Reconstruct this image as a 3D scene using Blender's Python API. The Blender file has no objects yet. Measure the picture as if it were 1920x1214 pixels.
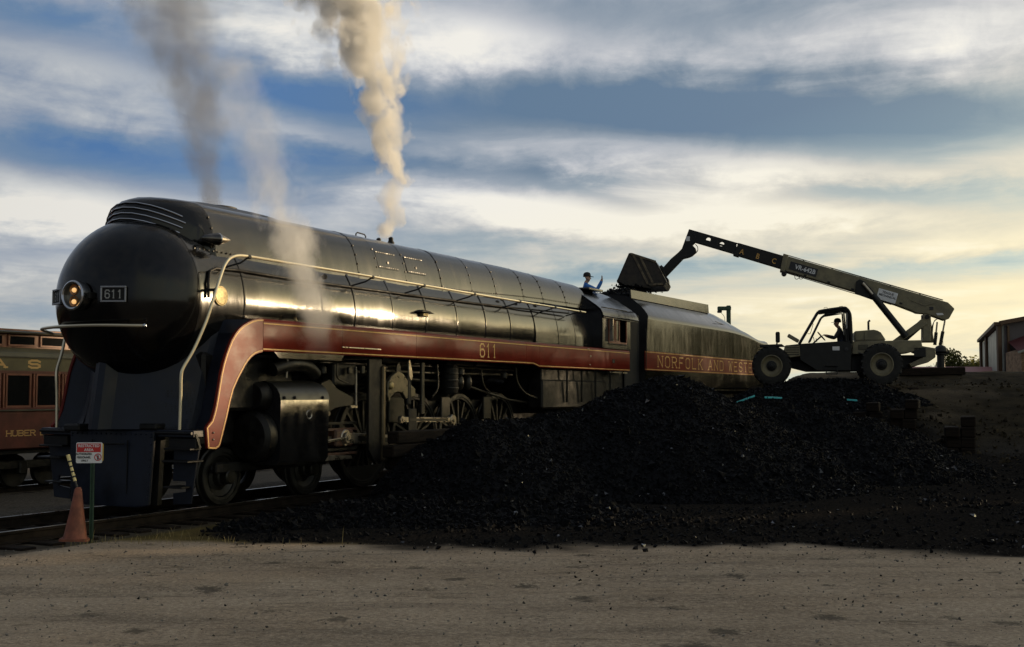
import bpy, bmesh, math, random
import numpy as np
from mathutils import Vector, Matrix, Euler, noise as mnoise
random.seed(7)
rng = np.random.default_rng(11)
S = bpy.context.scene
C = S.collection
PI = math.pi
R = math.radians

# ------------------------------------------------------------------ camera
cam_data = bpy.data.cameras.new('camera')
cam = bpy.data.objects.new('camera', cam_data)
C.objects.link(cam)
CAM_Z = 1.78
cam.location = (0, 0, CAM_Z)
cam.rotation_euler = (R(90 + 3.382), 0, 0)
cam_data.sensor_width = 36
cam_data.lens = 41.25
cam_data.clip_end = 3000
S.camera = cam

# ------------------------------------------------------------------ light
SUN_AZ, SUN_EL = 63.0, 5.5            # clockwise from the view axis (+Y), degrees
sd = Vector((math.sin(R(SUN_AZ)) * math.cos(R(SUN_EL)), math.cos(R(SUN_AZ)) * math.cos(R(SUN_EL)), math.sin(R(SUN_EL))))
sun_data = bpy.data.lights.new('sun', 'SUN')
sun_data.energy = 5.0
sun_data.color = (1.0, 0.75, 0.46)
sun_data.angle = R(0.6)
sun = bpy.data.objects.new('sun', sun_data)
C.objects.link(sun)
sun.rotation_euler = sd.to_track_quat('Z', 'Y').to_euler()
sun.location = (40, 20, 30)

S.view_settings.view_transform = 'Standard'
S.view_settings.look = 'None'
S.view_settings.gamma = 1
S.view_settings.use_curve_mapping = False
S.view_settings.exposure = 0.0
S.cycles.use_denoising = True
S.cycles.max_bounces = 6
S.cycles.diffuse_bounces = 2
S.cycles.glossy_bounces = 3
S.cycles.transmission_bounces = 4
S.cycles.volume_bounces = 2
S.cycles.transparent_max_bounces = 12
S.cycles.volume_step_rate = 1.0
S.cycles.volume_max_steps = 96
S.cycles.sample_clamp_indirect = 4.0

# ------------------------------------------------------------------ world
W = bpy.data.worlds.new('World')
S.world = W
W.use_nodes = True
wt = W.node_tree
wt.nodes.clear()


class N:
    """small wrapper for building node trees"""
    def __init__(s, tree): s.t = tree
    def new(s, typ, **kw):
        n = s.t.nodes.new(typ)
        for k, v in kw.items(): setattr(n, k, v)
        return n
    def put(s, sock, v):
        if hasattr(v, 'links') or isinstance(v, bpy.types.NodeSocket): s.t.links.new(v, sock)
        else: sock.default_value = v
    def m(s, op, a, b=0.0, c=None, clamp=False):
        n = s.new('ShaderNodeMath', operation=op)
        n.use_clamp = clamp
        s.put(n.inputs[0], a)
        s.put(n.inputs[1], b)
        if c is not None: s.put(n.inputs[2], c)
        return n.outputs[0]
    def mix(s, f, a, b, mode='MIX'):
        n = s.new('ShaderNodeMix', data_type='RGBA', blend_type=mode)
        s.put(n.inputs[0], f); s.put(n.inputs[6], a); s.put(n.inputs[7], b)
        return n.outputs[2]
    def ramp(s, f, stops, interp='LINEAR'):
        n = s.new('ShaderNodeValToRGB')
        n.color_ramp.interpolation = interp
        el = n.color_ramp.elements
        while len(el) < len(stops): el.new(0.5)
        for e, (p, c) in zip(el, stops):
            e.position = p
            e.color = (*c, 1) if len(c) == 3 else c
        s.put(n.inputs[0], f)
        return n.outputs[0]
    def noise(s, vec, scale, detail=3, rough=0.5, dist=0.0):
        n = s.new('ShaderNodeTexNoise')
        s.put(n.inputs['Vector'], vec)
        n.inputs['Scale'].default_value = scale
        n.inputs['Detail'].default_value = detail
        n.inputs['Roughness'].default_value = rough
        n.inputs['Distortion'].default_value = dist
        return n.outputs[0]
    def mapr(s, v, a, b, c=0.0, d=1.0, smooth=True):
        n = s.new('ShaderNodeMapRange')
        n.interpolation_type = 'SMOOTHSTEP' if smooth else 'LINEAR'
        s.put(n.inputs[0], v)
        for i, x in enumerate((a, b, c, d)): n.inputs[i + 1].default_value = x
        return n.outputs[0]
    def comb(s, x, y, z=0.0):
        n = s.new('ShaderNodeCombineXYZ')
        s.put(n.inputs[0], x); s.put(n.inputs[1], y); s.put(n.inputs[2], z)
        return n.outputs[0]
    def sep(s, v):
        n = s.new('ShaderNodeSeparateXYZ'); s.put(n.inputs[0], v)
        return n.outputs


def lin(r, g, b):
    f = lambda u: ((u / 255 + 0.055) / 1.055) ** 2.4 if u > 10 else u / 255 / 12.92
    return (f(r), f(g), f(b))


def build_sky():
    n = N(wt)
    tc = n.new('ShaderNodeTexCoord')
    d = n.sep(tc.outputs['Generated'])
    az = n.m('MULTIPLY', n.m('ARCTAN2', d[0], d[1]), 180 / PI)
    el = n.m('MULTIPLY', n.m('ARCSINE', d[2]), 180 / PI)
    # layered cloud sheet: streaks that lie flat and crowd together towards the horizon
    lel = n.m('MULTIPLY', n.m('LOGARITHM', n.m('ADD', n.m('MAXIMUM', el, 0.0), 6.0), 2.718), 9.0)
    base = n.comb(n.m('MULTIPLY', az, 0.11), lel, 0.0)
    warpn = n.new('ShaderNodeTexNoise')
    n.put(warpn.inputs['Vector'], base)
    warpn.inputs['Scale'].default_value = 0.5
    warpn.inputs['Detail'].default_value = 2
    vm = n.new('ShaderNodeVectorMath', operation='MULTIPLY_ADD')
    n.put(vm.inputs[0], warpn.outputs['Color'])
    vm.inputs[1].default_value = (1.6, 1.6, 0)
    n.put(vm.inputs[2], base)
    wv = vm.outputs[0]
    n1 = n.noise(wv, 0.55, 4, 0.5)
    n2 = n.noise(wv, 1.5, 6, 0.6)
    puff = n.noise(n.comb(n.m('MULTIPLY', az, 0.30), n.m('MULTIPLY', lel, 1.0)), 1.0, 8, 0.62, 0.25)
    T = n.m('ADD', n.mapr(az, -18, 2, 0.60, 0.55), n.m('MULTIPLY', n.m('SUBTRACT', n1, 0.5), 0.6))
    T = n.m('ADD', T, n.m('MULTIPLY', n.m('SUBTRACT', n2, 0.5), 0.50))
    T = n.m('ADD', T, n.m('MULTIPLY', n.m('SUBTRACT', puff, 0.5), 0.50))
    # wobble the edges of the big cloud bodies with the same noise
    azw = n.m('ADD', az, n.m('MULTIPLY', n.m('SUBTRACT', n2, 0.5), 7.0))
    elw = n.m('ADD', el, n.m('MULTIPLY', n.m('SUBTRACT', puff, 0.5), 1.6))
    elw = n.m('ADD', elw, n.m('MULTIPLY', n.m('SUBTRACT', n1, 0.5), 1.6))
    for (a0, e0, sa, se, tilt, amp) in CLOUD_BODIES:
        da = n.m('SUBTRACT', azw, a0)
        de = n.m('SUBTRACT', n.m('MULTIPLY_ADD', da, tilt, elw), e0)
        q = n.m('ADD', n.m('POWER', n.m('MULTIPLY', da, 1 / sa), 2.0), n.m('POWER', n.m('MULTIPLY', de, 1 / se), 2.0))
        T = n.m('MULTIPLY_ADD', n.m('EXPONENT', n.m('MULTIPLY', q, -0.5)), amp, T)
    T = n.m('MINIMUM', n.m('MAXIMUM', T, 0.0), 1.0)
    coolL = n.ramp(T, [(0.0, lin(84, 124, 174)), (0.25, lin(112, 140, 174)), (0.5, lin(150, 163, 183)), (0.7, lin(186, 192, 200)),
                      (0.88, lin(222, 223, 222)), (1.0, lin(243, 240, 233))])
    coolR = n.ramp(T, [(0.0, lin(94, 121, 150)), (0.25, lin(114, 134, 156)), (0.5, lin(148, 160, 175)), (0.7, lin(188, 192, 200)), (0.88, lin(224, 224, 224)), (1.0, lin(244, 241, 234))])
    cool = n.mix(n.mapr(az, -16, 2), coolL, coolR)
    warm = n.ramp(T, [(0.0, lin(126, 162, 180)), (0.25, lin(160, 188, 196)), (0.5, lin(202, 212, 202)), (0.7, lin(230, 222, 194)),
                      (0.88, lin(246, 234, 198)), (1.0, lin(253, 244, 214))])
    wf = n.m('ADD', n.m('MULTIPLY', n.m('SUBTRACT', 1.0, n.m('MULTIPLY', el, 1 / 9.8)), 0.92), n.m('MULTIPLY', az, 1 / 62))
    # glow of the low sun behind the cloud sheet, and a cooler, dimmer sky away from it
    sdn = n.new('ShaderNodeVectorMath', operation='DOT_PRODUCT')
    n.put(sdn.inputs[0], tc.outputs['Generated'])
    sdn.inputs[1].default_value = tuple(sd)
    dot = sdn.outputs['Value']
    ang = n.m('MULTIPLY', n.m('ARCCOSINE', n.m('MINIMUM', dot, 0.99999)), 180 / PI)
    g1 = n.m('EXPONENT', n.m('MULTIPLY', n.m('POWER', n.m('MULTIPLY', ang, 1 / 6.0), 2.0), -1.0))
    g2 = n.m('EXPONENT', n.m('MULTIPLY', ang, -1 / 11.0))
    wf = n.m('ADD', wf, n.m('MULTIPLY', n.m('EXPONENT', n.m('MULTIPLY', ang, -1 / 22.0)), 1.1))
    wf = n.m('MINIMUM', n.m('MAXIMUM', wf, 0.0), 1.0)
    cloud = n.mix(wf, cool, warm)
    glow = n.mix(1.0, n.mix(g1, (0, 0, 0, 1), (13.0, 9.6, 4.8, 1)), n.mix(g2, (0, 0, 0, 1), (4.0, 3.2, 1.35, 1)), 'ADD')
    away = n.mapr(dot, -0.9, 0.5, 0.50, 1.0)
    high = n.mapr(el, 18, 60, 1.0, 0.70)
    cloud = n.mix(1.0, cloud, n.comb(n.m('MULTIPLY', away, high), n.m('MULTIPLY', away, high), n.m('MULTIPLY', away, high)), 'MULTIPLY')
    sky = n.new('ShaderNodeTexSky')
    sky.sky_type = 'NISHITA'
    sky.sun_disc = False
    sky.sun_elevation = R(SUN_EL)
    sky.sun_rotation = R(SUN_AZ)
    sky.dust_density = 1.5
    ten = n.mix(1.0, cloud, (10, 10, 10, 1), 'MULTIPLY')
    gten = n.mix(1.0, glow, (10, 10, 10, 1), 'MULTIPLY')
    both = n.mix(1.0, n.mix(0.96, sky.outputs[0], ten), gten, 'ADD')
    below = n.mapr(d[2], -0.03, 0.0, 0.0, 1.0)
    both = n.mix(below, (0.5, 0.45, 0.38, 1), both)
    bg = n.new('ShaderNodeBackground')
    n.put(bg.inputs[0], both)
    bg.inputs[1].default_value = 0.1
    out = n.new('ShaderNodeOutputWorld')
    wt.links.new(bg.outputs[0], out.inputs[0])

CLOUD_BODIES = [
    (-22.7, 16.7, 6.51, 1.09, 0.1, -0.32),
    (-20.4, 14.7, 4.95, 0.89, 0.1, 0.22),
    (-20.7, 10.8, 4.95, 0.89, 0.06, -0.52),
    (-21.5, 8.6, 5.47, 1.09, 0.12, 0.45),
    (-21.8, 6.9, 6.77, 0.47, 0, -0.15),
    (-22.2, 5.6, 6.77, 0.42, 0, 0.15),
    (-22.2, 4.3, 7.81, 0.65, 0, 0.1),
    (-10.6, 17.3, 3.91, 1.09, 0.15, 0.25),
    (-10.3, 14.5, 3.12, 0.94, 0.1, -0.52),
    (-10.3, 12.6, 2.34, 0.39, 0.3, 0.2),
    (-10.3, 11.0, 3.39, 0.99, 0, -0.35),
    (-14.8, 15.9, 2.60, 1.56, 0, -0.05),
    (-2.6, 17.1, 3.91, 1.17, 0.05, 0.42),
    (7.0, 18.2, 6.77, 0.91, 0.05, -0.22),
    (1.0, 14.0, 8.59, 0.99, 0.0, -0.52),
    (8.8, 13.5, 6.77, 1.09, 0.12, -0.45),
    (18.1, 12.7, 8.59, 1.04, 0.05, -0.5),
    (17.2, 16.4, 7.81, 1.56, 0, 0.2),
    (22.2, 15.9, 3.91, 2.08, -0.1, 0.22),
    (8.0, 11.7, 5.21, 0.78, 0.15, 0.3),
    (-2.1, 11.7, 6.25, 0.68, 0, 0.05),
    (-2.9, 10.7, 4.95, 0.36, 0.03, -0.32),
    (1.0, 9.0, 5.47, 0.83, 0.15, 0.42),
    (3.4, 10.0, 2.60, 0.52, 0.3, -0.2),
    (12.6, 9.9, 3.91, 1.04, -0.1, 0.36),
    (19.1, 10.7, 4.69, 0.47, 0.1, -0.2),
    (22.5, 10.2, 3.39, 0.57, -0.05, 0.34),
    (16.7, 9.1, 4.17, 0.47, 0.1, -0.32),
    (14.8, 8.3, 5.21, 0.47, 0, 0.35),
    (2.3, 6.9, 6.77, 0.57, 0, -0.12),
    (8.3, 5.9, 7.29, 0.57, -0.05, -0.4),
    (7.8, 6.7, 5.21, 0.31, -0.03, 0.2),
    (19.1, 5.5, 6.51, 0.42, -0.1, -0.3),
    (11.8, 4.6, 7.29, 0.47, -0.05, 0.28),
    (18.6, 6.5, 7.29, 0.47, -0.1, 0.3),
    (20.9, 3.3, 7.81, 1.04, 0, 0.32),
    (9.5, 3.6, 6.51, 0.78, 0, -0.15),
    (14.0, 5.5, 13.0, 3.2, 0.0, 0.14),
]

build_sky()

# ------------------------------------------------------------------ mesh helpers
def link(name, me, mat=None, parent=None, loc=None, rotz=None):
    o = bpy.data.objects.new(name, me)
    C.objects.link(o)
    if parent is not None: o.parent = parent
    if loc is not None: o.location = loc
    if rotz is not None: o.rotation_euler = (0, 0, rotz)
    if mat is not None:
        for m in (mat if isinstance(mat, (list, tuple)) else [mat]): me.materials.append(m)
    return o


def empty(name, loc=(0, 0, 0), rotz=0.0, parent=None):
    o = bpy.data.objects.new(name, None)
    C.objects.link(o)
    o.empty_display_size = 0.3
    o.location = loc
    o.rotation_euler = (0, 0, rotz)
    if parent is not None: o.parent = parent
    return o


def tag(o, label=None, cat=None, group=None, kind=None):
    if label: o['label'] = label
    if cat: o['category'] = cat
    if group: o['group'] = group
    if kind: o['kind'] = kind
    return o


def basis(z):
    z = Vector(z).normalized()
    a = Vector((0, 0, 1)) if abs(z.z) < 0.9 else Vector((1, 0, 0))
    x = a.cross(z).normalized()
    return x, z.cross(x), z


class MB:
    def __init__(s): s.v = []; s.f = []; s.mi = []; s.cur = 0
    def add(s, vs, fs):
        k = len(s.v)
        s.v.extend([tuple(v) for v in vs])
        for f in fs:
            s.f.append([k + i for i in f]); s.mi.append(s.cur)
        return s
    def box(s, c, d, rot=None, bev=0.0):
        hx, hy, hz = d[0] / 2, d[1] / 2, d[2] / 2
        b = min(bev, hx * 0.45, hy * 0.45, hz * 0.45)
        M = rot if rot is not None else Matrix.Identity(3)
        c = Vector(c)
        if b <= 0:
            vs = [c + M @ Vector((x * hx, y * hy, z * hz)) for x in (-1, 1) for y in (-1, 1) for z in (-1, 1)]
            return s.add(vs, [(0, 1, 3, 2), (4, 6, 7, 5), (0, 4, 5, 1), (2, 3, 7, 6), (0, 2, 6, 4), (1, 5, 7, 3)])
        bm = bmesh.new()
        bmesh.ops.create_cube(bm, size=1)
        for v in bm.verts: v.co = Vector((v.co.x * 2 * hx, v.co.y * 2 * hy, v.co.z * 2 * hz))
        bmesh.ops.bevel(bm, geom=bm.edges[:], offset=b, segments=1, affect='EDGES')
        bm.verts.index_update()
        s.add([c + M @ v.co for v in bm.verts], [[v.index for v in f.verts] for f in bm.faces])
        bm.free()
        return s
    def bar(s, p0, p1, w, h, up=(0, 0, 1), bev=0.0):
        p0, p1 = Vector(p0), Vector(p1)
        x = (p1 - p0).normalized()
        y = Vector(up).cross(x)
        if y.length < 1e-4: y = Vector((0, 1, 0)).cross(x)
        y.normalize()
        z = x.cross(y)
        M = Matrix((x, y, z)).transposed()
        return s.box((p0 + p1) / 2, ((p1 - p0).length, w, h), M, bev)
    def tube(s, path, r, n=10, cap=True, closed=False):
        P = [Vector(p) for p in path]
        rs = r if isinstance(r, (list, tuple)) else [r] * len(P)
        rings = []
        L = len(P)
        x0 = None
        for i, p in enumerate(P):
            if closed: t = P[(i + 1) % L] - P[i - 1]
            else: t = P[min(i + 1, L - 1)] - P[max(i - 1, 0)]
            t.normalize()
            if x0 is None: x, y, _ = basis(t)
            else:
                x = (x0 - t * x0.dot(t)).normalized(); y = t.cross(x)
            x0 = x
            rings.append([p + (x * math.cos(2 * PI * k / n) + y * math.sin(2 * PI * k / n)) * rs[i] for k in range(n)])
        return s.loft(rings, closed_ring=True, cap=cap and not closed, closed_path=closed)
    def loft(s, rings, closed_ring=True, cap=False, closed_path=False):
        n = len(rings[0]); k = len(s.v)
        for r in rings: s.v.extend([tuple(p) for p in r])
        L = len(rings)
        def F(f): s.f.append(f); s.mi.append(s.cur)
        for i in range(L if closed_path else L - 1):
            j = (i + 1) % L
            for a in range(n if closed_ring else n - 1):
                b = (a + 1) % n
                F([k + i * n + a, k + i * n + b, k + j * n + b, k + j * n + a])
        if cap:
            F([k + a for a in range(n)][::-1]); F([k + (L - 1) * n + a for a in range(n)])
        return s
    def lathe(s, prof, n=32, origin=(0, 0, 0), axis=(0, 0, 1), cap=False):
        x, y, z = basis(axis); o = Vector(origin)
        rings = [[o + z * h + (x * math.cos(2 * PI * k / n) + y * math.sin(2 * PI * k / n)) * r for k in range(n)] for (r, h) in prof]
        return s.loft(rings, cap=cap)
    def prism(s, poly, y0, y1, fx=None):
        """poly of (x, z) extruded along y; fx maps (x, y, z) to a point"""
        fx = fx or (lambda x, y, z: (x, y, z))
        n = len(poly)
        vs = [fx(x, y0, z) for x, z in poly] + [fx(x, y1, z) for x, z in poly]
        fs = [list(range(n)), list(range(n, 2 * n))[::-1]] + [[(i + 1) % n, i, n + i, n + (i + 1) % n] for i in range(n)]
        return s.add(vs, fs)
    def sphere(s, c, r, nu=12, nv=8, sc=(1, 1, 1)):
        rings = []
        for j in range(nv + 1):
            t = PI * (0.02 + 0.96 * j / nv)
            rings.append([Vector(c) + Vector((math.sin(t) * math.cos(2 * PI * k / nu) * r * sc[0], math.sin(t) * math.sin(2 * PI * k / nu) * r * sc[1], math.cos(t) * r * sc[2])) for k in range(nu)])
        return s.loft(rings, cap=True)
    def mesh(s, name, smooth=35, bevel=0.0, segs=1):
        me = bpy.data.meshes.new(name)
        me.from_pydata(s.v, [], s.f)
        if max(s.mi, default=0) > 0: me.polygons.foreach_set('material_index', s.mi)
        bm = bmesh.new(); bm.from_mesh(me)
        bmesh.ops.recalc_face_normals(bm, faces=bm.faces)
        if bevel > 0:
            es = [e for e in bm.edges if len(e.link_faces) == 2 and e.calc_face_angle(0) > R(30)]
            bmesh.ops.bevel(bm, geom=es, offset=bevel, segments=segs, affect='EDGES', clamp_overlap=True)
        bm.to_mesh(me); bm.free()
        if smooth:
            me.polygons.foreach_set('use_smooth', [True] * len(me.polygons))
            me.set_sharp_from_angle(angle=R(smooth))
        me.update()
        return me
    def build(s, name, mat=None, parent=None, smooth=35, loc=None, rotz=None, bevel=0.0, segs=1):
        return link(name, s.mesh(name, smooth, bevel, segs), mat, parent, loc, rotz)


def copy_tree(o, parent=None):
    c = o.copy(); C.objects.link(c)
    if parent is not None: c.parent = parent
    for ch in list(o.children): copy_tree(ch, c)
    return c


def text_mesh(txt, size, name='lettering', sx=1.0, spacing=1.0, ext=0.002, bold=0.0):
    """flat lettering from the built-in font, in its own XY plane, centred"""
    cu = bpy.data.curves.new('letter_curve', 'FONT')
    cu.body = txt; cu.size = size; cu.align_x = 'CENTER'; cu.align_y = 'CENTER'
    cu.space_character = spacing; cu.extrude = ext; cu.offset = bold; cu.resolution_u = 3
    o = bpy.data.objects.new('letter_curve', cu)
    me = bpy.data.meshes.new_from_object(o)
    bpy.data.objects.remove(o); bpy.data.curves.remove(cu)
    me.name = name
    for v in me.vertices: v.co.x *= sx
    return me


# slab-serif stroke alphabet on a 4 x 6 grid
GLYPH = {
    'N': [[(0, 0), (0, 6)], [(0, 6), (4, 0)], [(4, 0), (4, 6)]], 'O': [[(1, 0), (0, 1), (0, 5), (1, 6), (3, 6), (4, 5), (4, 1), (3, 0), (1, 0)]],
    'R': [[(0, 0), (0, 6)], [(0, 6), (3, 6), (4, 5), (4, 4), (3, 3), (0, 3)], [(2, 3), (4, 0)]], 'F': [[(0, 0), (0, 6)], [(0, 6), (4, 6)], [(0, 3), (3, 3)]],
    'L': [[(0, 6), (0, 0)], [(0, 0), (4, 0)]], 'K': [[(0, 0), (0, 6)], [(4, 6), (0, 2.4)], [(1.4, 3.6), (4, 0)]],
    'A': [[(0, 0), (2, 6)], [(2, 6), (4, 0)], [(0.8, 2), (3.2, 2)]], 'D': [[(0, 0), (0, 6)], [(0, 6), (3, 6), (4, 5), (4, 1), (3, 0), (0, 0)]],
    'W': [[(0, 6), (1, 0)], [(1, 0), (2, 5)], [(2, 5), (3, 0)], [(3, 0), (4, 6)]], 'E': [[(0, 0), (0, 6)], [(0, 6), (4, 6)], [(0, 3), (3, 3)], [(0, 0), (4, 0)]],
    'S': [[(4, 5), (3, 6), (1, 6), (0, 5), (0, 4), (1, 3), (3, 3), (4, 2), (4, 1), (3, 0), (1, 0), (0, 1)]], 'T': [[(2, 0), (2, 6)], [(0, 6), (4, 6)]],
    'H': [[(0, 0), (0, 6)], [(4, 0), (4, 6)], [(0, 3), (4, 3)]], 'U': [[(0, 6), (0, 1), (1, 0), (3, 0), (4, 1), (4, 6)]],
    'B': [[(0, 0), (0, 6)], [(0, 6), (3, 6), (4, 5), (4, 4), (3, 3), (0, 3)], [(3, 3), (4, 2), (4, 1), (3, 0), (0, 0)]],
    '6': [[(4, 5), (3, 6), (1, 6), (0, 5), (0, 1), (1, 0), (3, 0), (4, 1), (4, 2.5), (3, 3.5), (1, 3.5), (0, 2.6)]],
    '1': [[(2, 0), (2, 6)], [(2, 6), (0.8, 4.9)]],
}
SERIF = {'N': [(0, 0), (0, 6), (4, 6)], 'R': [(0, 0), (4, 0), (0, 6)], 'F': [(0, 0)], 'L': [(0, 6)], 'K': [(0, 0), (0, 6), (4, 0), (4, 6)], 'A': [(0, 0), (4, 0)],
         'W': [(0, 6), (4, 6)], 'H': [(0, 0), (0, 6), (4, 0), (4, 6)], 'U': [(0, 6), (4, 6)], 'T': [(2, 0)], '1': [(2, 0)], 'B': [], 'E': [], 'S': [], 'D': [], 'O': [], '6': []}


def slab_text(txt, w, h, gap, th, space=None):
    """flat slab-serif letters as polygons in (x, z); returns list of quads starting at x = 0 and total width"""
    quads = []; x = 0.0
    for ch in txt:
        if ch == ' ':
            x += space if space else w; continue
        for line in GLYPH[ch]:
            for (a, b) in zip(line[:-1], line[1:]):
                A = Vector((x + a[0] / 4 * w, a[1] / 6 * h)); B = Vector((x + b[0] / 4 * w, b[1] / 6 * h))
                d = (B - A).normalized(); p = Vector((-d.y, d.x)) * th / 2
                A2 = A - d * th * 0.45; B2 = B + d * th * 0.45
                quads.append([A2 + p, A2 - p, B2 - p, B2 + p])
        for (sx_, sz_) in SERIF[ch]:
            cx, cz = x + sx_ / 4 * w, sz_ / 6 * h
            e = w * 0.2
            quads.append([Vector((cx - e, cz - th * 0.38)), Vector((cx + e, cz - th * 0.38)), Vector((cx + e, cz + th * 0.38)), Vector((cx - e, cz + th * 0.38))])
        x += w + gap
    return quads, x - gap


def slab_mesh(txt, w, h, gap, th, x0, y, z0, space=None, step=0.00025, name='lettering'):
    q, W_ = slab_text(txt, w, h, gap, th, space)
    mb = MB()
    for i, poly in enumerate(q):
        yy = y - step * (i % 9)
        mb.add([(x0 + p.x, yy, z0 + p.y) for p in poly], [(0, 1, 2, 3)])
    return mb.mesh(name, smooth=0)


def slab_letters(txt, w, h, gap, th, x0, y, z0, mat, parent, space=None):
    x = x0
    for ch in txt:
        if ch == ' ': x += space if space else w
        else:
            link('letter', slab_mesh(ch, w, h, 0.0, th, x, y, z0, name='letter'), mat, parent)
            x += w + gap


# ------------------------------------------------------------------ materials
MATS = {}
def material(name, base, rough=0.5, metal=0.0, spec=0.5, var=0.0, vscale=3.0, rvar=0.0, bump=0.0, bscale=20.0, stretch=(1, 1, 1), ior=1.5, emit=None, estr=0.0, coat=0.0, base2=None, detail=5):
    m = bpy.data.materials.new(name)
    m.use_nodes = True
    t = m.node_tree
    b = t.nodes['Principled BSDF']
    n = N(t)
    b.inputs['Base Color'].default_value = (*base, 1)
    b.inputs['Roughness'].default_value = rough
    b.inputs['Metallic'].default_value = metal
    b.inputs['Specular IOR Level'].default_value = spec
    b.inputs['IOR'].default_value = ior
    b.inputs['Coat Weight'].default_value = coat
    b.inputs['Coat Roughness'].default_value = 0.08
    if emit:
        b.inputs['Emission Color'].default_value = (*emit, 1)
        b.inputs['Emission Strength'].default_value = estr
    if var or rvar or bump:
        tc = n.new('ShaderNodeTexCoord')
        mp = n.new('ShaderNodeMapping')
        t.links.new(tc.outputs['Object'], mp.inputs[0])
        mp.inputs['Scale'].default_value = stretch
        vec = mp.outputs[0]
        nz = n.noise(vec, vscale, detail, 0.6)
        if var:
            b2 = base2 if base2 else tuple(max(0, c * (1 - var)) for c in base)
            b1 = base if base2 else tuple(min(1, c * (1 + var)) for c in base)
            col = n.mix(n.mapr(nz, 0.32, 0.68), (*b2, 1), (*b1, 1))
            t.links.new(col, b.inputs['Base Color'])
        if rvar:
            t.links.new(n.mapr(nz, 0.3, 0.7, max(0.02, rough - rvar), min(1, rough + rvar)), b.inputs['Roughness'])
        if bump:
            bp = n.new('ShaderNodeBump')
            bp.inputs['Strength'].default_value = 1.0
            bp.inputs['Distance'].default_value = bump
            n.put(bp.inputs['Height'], n.noise(vec, bscale, 4, 0.6))
            t.links.new(bp.outputs[0], b.inputs['Normal'])
    MATS[name] = m
    return m


BLACK = material('gloss_black_paint', (0.010, 0.010, 0.011), 0.15, ior=1.65, var=0.5, vscale=2.2, rvar=0.07, bump=0.005, bscale=1.3, stretch=(1.6, 0.5, 0.5))
NOSE = material('nose_black_paint', (0.0035, 0.0035, 0.004), 0.16, ior=1.42, rvar=0.05, vscale=1.5, bump=0.003, bscale=1.5)
GREASY = material('sooty_black', (0.007, 0.0065, 0.006), 0.55, spec=0.3, var=0.6, vscale=5, rvar=0.15, bump=0.004, bscale=18)
PILOT = material('blue_black_paint', (0.008, 0.011, 0.020), 0.42, spec=0.3, var=0.35, vscale=3, rvar=0.1, bump=0.002, bscale=8)
RED = material('tuscan_red_paint', (0.150, 0.017, 0.010), 0.34, ior=1.30, spec=0.16, var=0.18, vscale=2.4, rvar=0.05, bump=0.002, bscale=1.6, stretch=(1.0, 1, 1.4))
GOLD = material('gold_stripe_paint', (0.60, 0.34, 0.10), 0.5, spec=0.25, var=0.15, vscale=6)
STEEL = material('bright_steel', (0.36, 0.32, 0.26), 0.34, metal=0.9, rvar=0.12, vscale=6, var=0.2)
PLATEM = material('dull_plate_metal', (0.30, 0.30, 0.31), 0.4, metal=0.8)
NUMERAL = material('aged_white_numeral', (0.30, 0.30, 0.29), 0.5)
CHROME = material('chrome_trim', (0.55, 0.56, 0.58), 0.18, metal=1.0)
GEAR = material('oily_grey_steel', (0.022, 0.020, 0.015), 0.45, metal=0.4, var=0.4, vscale=8, rvar=0.15)
RAILTUBE = material('silver_handrail_paint', (0.72, 0.64, 0.46), 0.3, metal=0.8)
RUSTY = material('rusty_iron', (0.075, 0.034, 0.020), 0.6, var=0.5, vscale=9, bump=0.003, bscale=30)
WHEELM = material('wheel_iron', (0.018, 0.017, 0.014), 0.5, metal=0.3, var=0.4, vscale=6, rvar=0.12)
COAL = material('coal', (0.0045, 0.0048, 0.006), 0.7, ior=1.4, spec=0.10, var=0.6, vscale=14, rvar=0.16, bump=0.02, bscale=22)
COALBRIGHT = material('coal_bright_facets', (0.006, 0.006, 0.008), 0.22, ior=1.6, spec=0.6)
TIE = material('creosoted_timber', (0.014, 0.0095, 0.0065), 0.85, spec=0.15, var=0.55, vscale=3, stretch=(1, 9, 9), bump=0.008, bscale=14)
TAN = material('tan_machine_paint', (0.180, 0.155, 0.090), 0.5, var=0.25, vscale=3.5, rvar=0.1, bump=0.002, bscale=12)
DKM = material('dark_machine_paint', (0.009, 0.009, 0.008), 0.5, spec=0.35, var=0.5, vscale=5, rvar=0.1, bump=0.003, bscale=16)
BUCKETM = material('scraped_bucket_steel', (0.028, 0.022, 0.016), 0.5, metal=0.3, var=0.55, vscale=6, rvar=0.15, bump=0.006, bscale=10)
TYRE = material('rubber_tyre', (0.013, 0.0125, 0.011), 0.85, var=0.4, vscale=8, bump=0.004, bscale=25)
GLASS = material('dark_window_glass', (0.010, 0.010, 0.010), 0.06, ior=1.5)
OLIVE = material('olive_coach_paint', (0.090, 0.075, 0.030), 0.5, var=0.2, vscale=2, bump=0.001, bscale=8)
MAROON = material('maroon_coach_paint', (0.110, 0.026, 0.016), 0.45, var=0.25, vscale=2.5, bump=0.001, bscale=8)
SASH = material('sash_red_paint', (0.19, 0.062, 0.032), 0.5, var=0.2, vscale=4)
COACHROOF = material('coach_roof_paint', (0.06, 0.05, 0.03), 0.6, var=0.3, vscale=2)
LETTER = material('gold_lettering', (0.60, 0.36, 0.12), 0.45)
WHITE = material('white_sign_enamel', (0.72, 0.72, 0.72), 0.45, var=0.06, vscale=9)
SIGNRED = material('sign_red', (0.50, 0.025, 0.022), 0.45)
INK = material('sign_ink', (0.015, 0.015, 0.018), 0.5)
SIGNBACK = material('yellow_sign_enamel', (0.62, 0.42, 0.08), 0.5)
POSTGREEN = material('green_post_paint', (0.020, 0.055, 0.028), 0.5, var=0.3, vscale=8)
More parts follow.
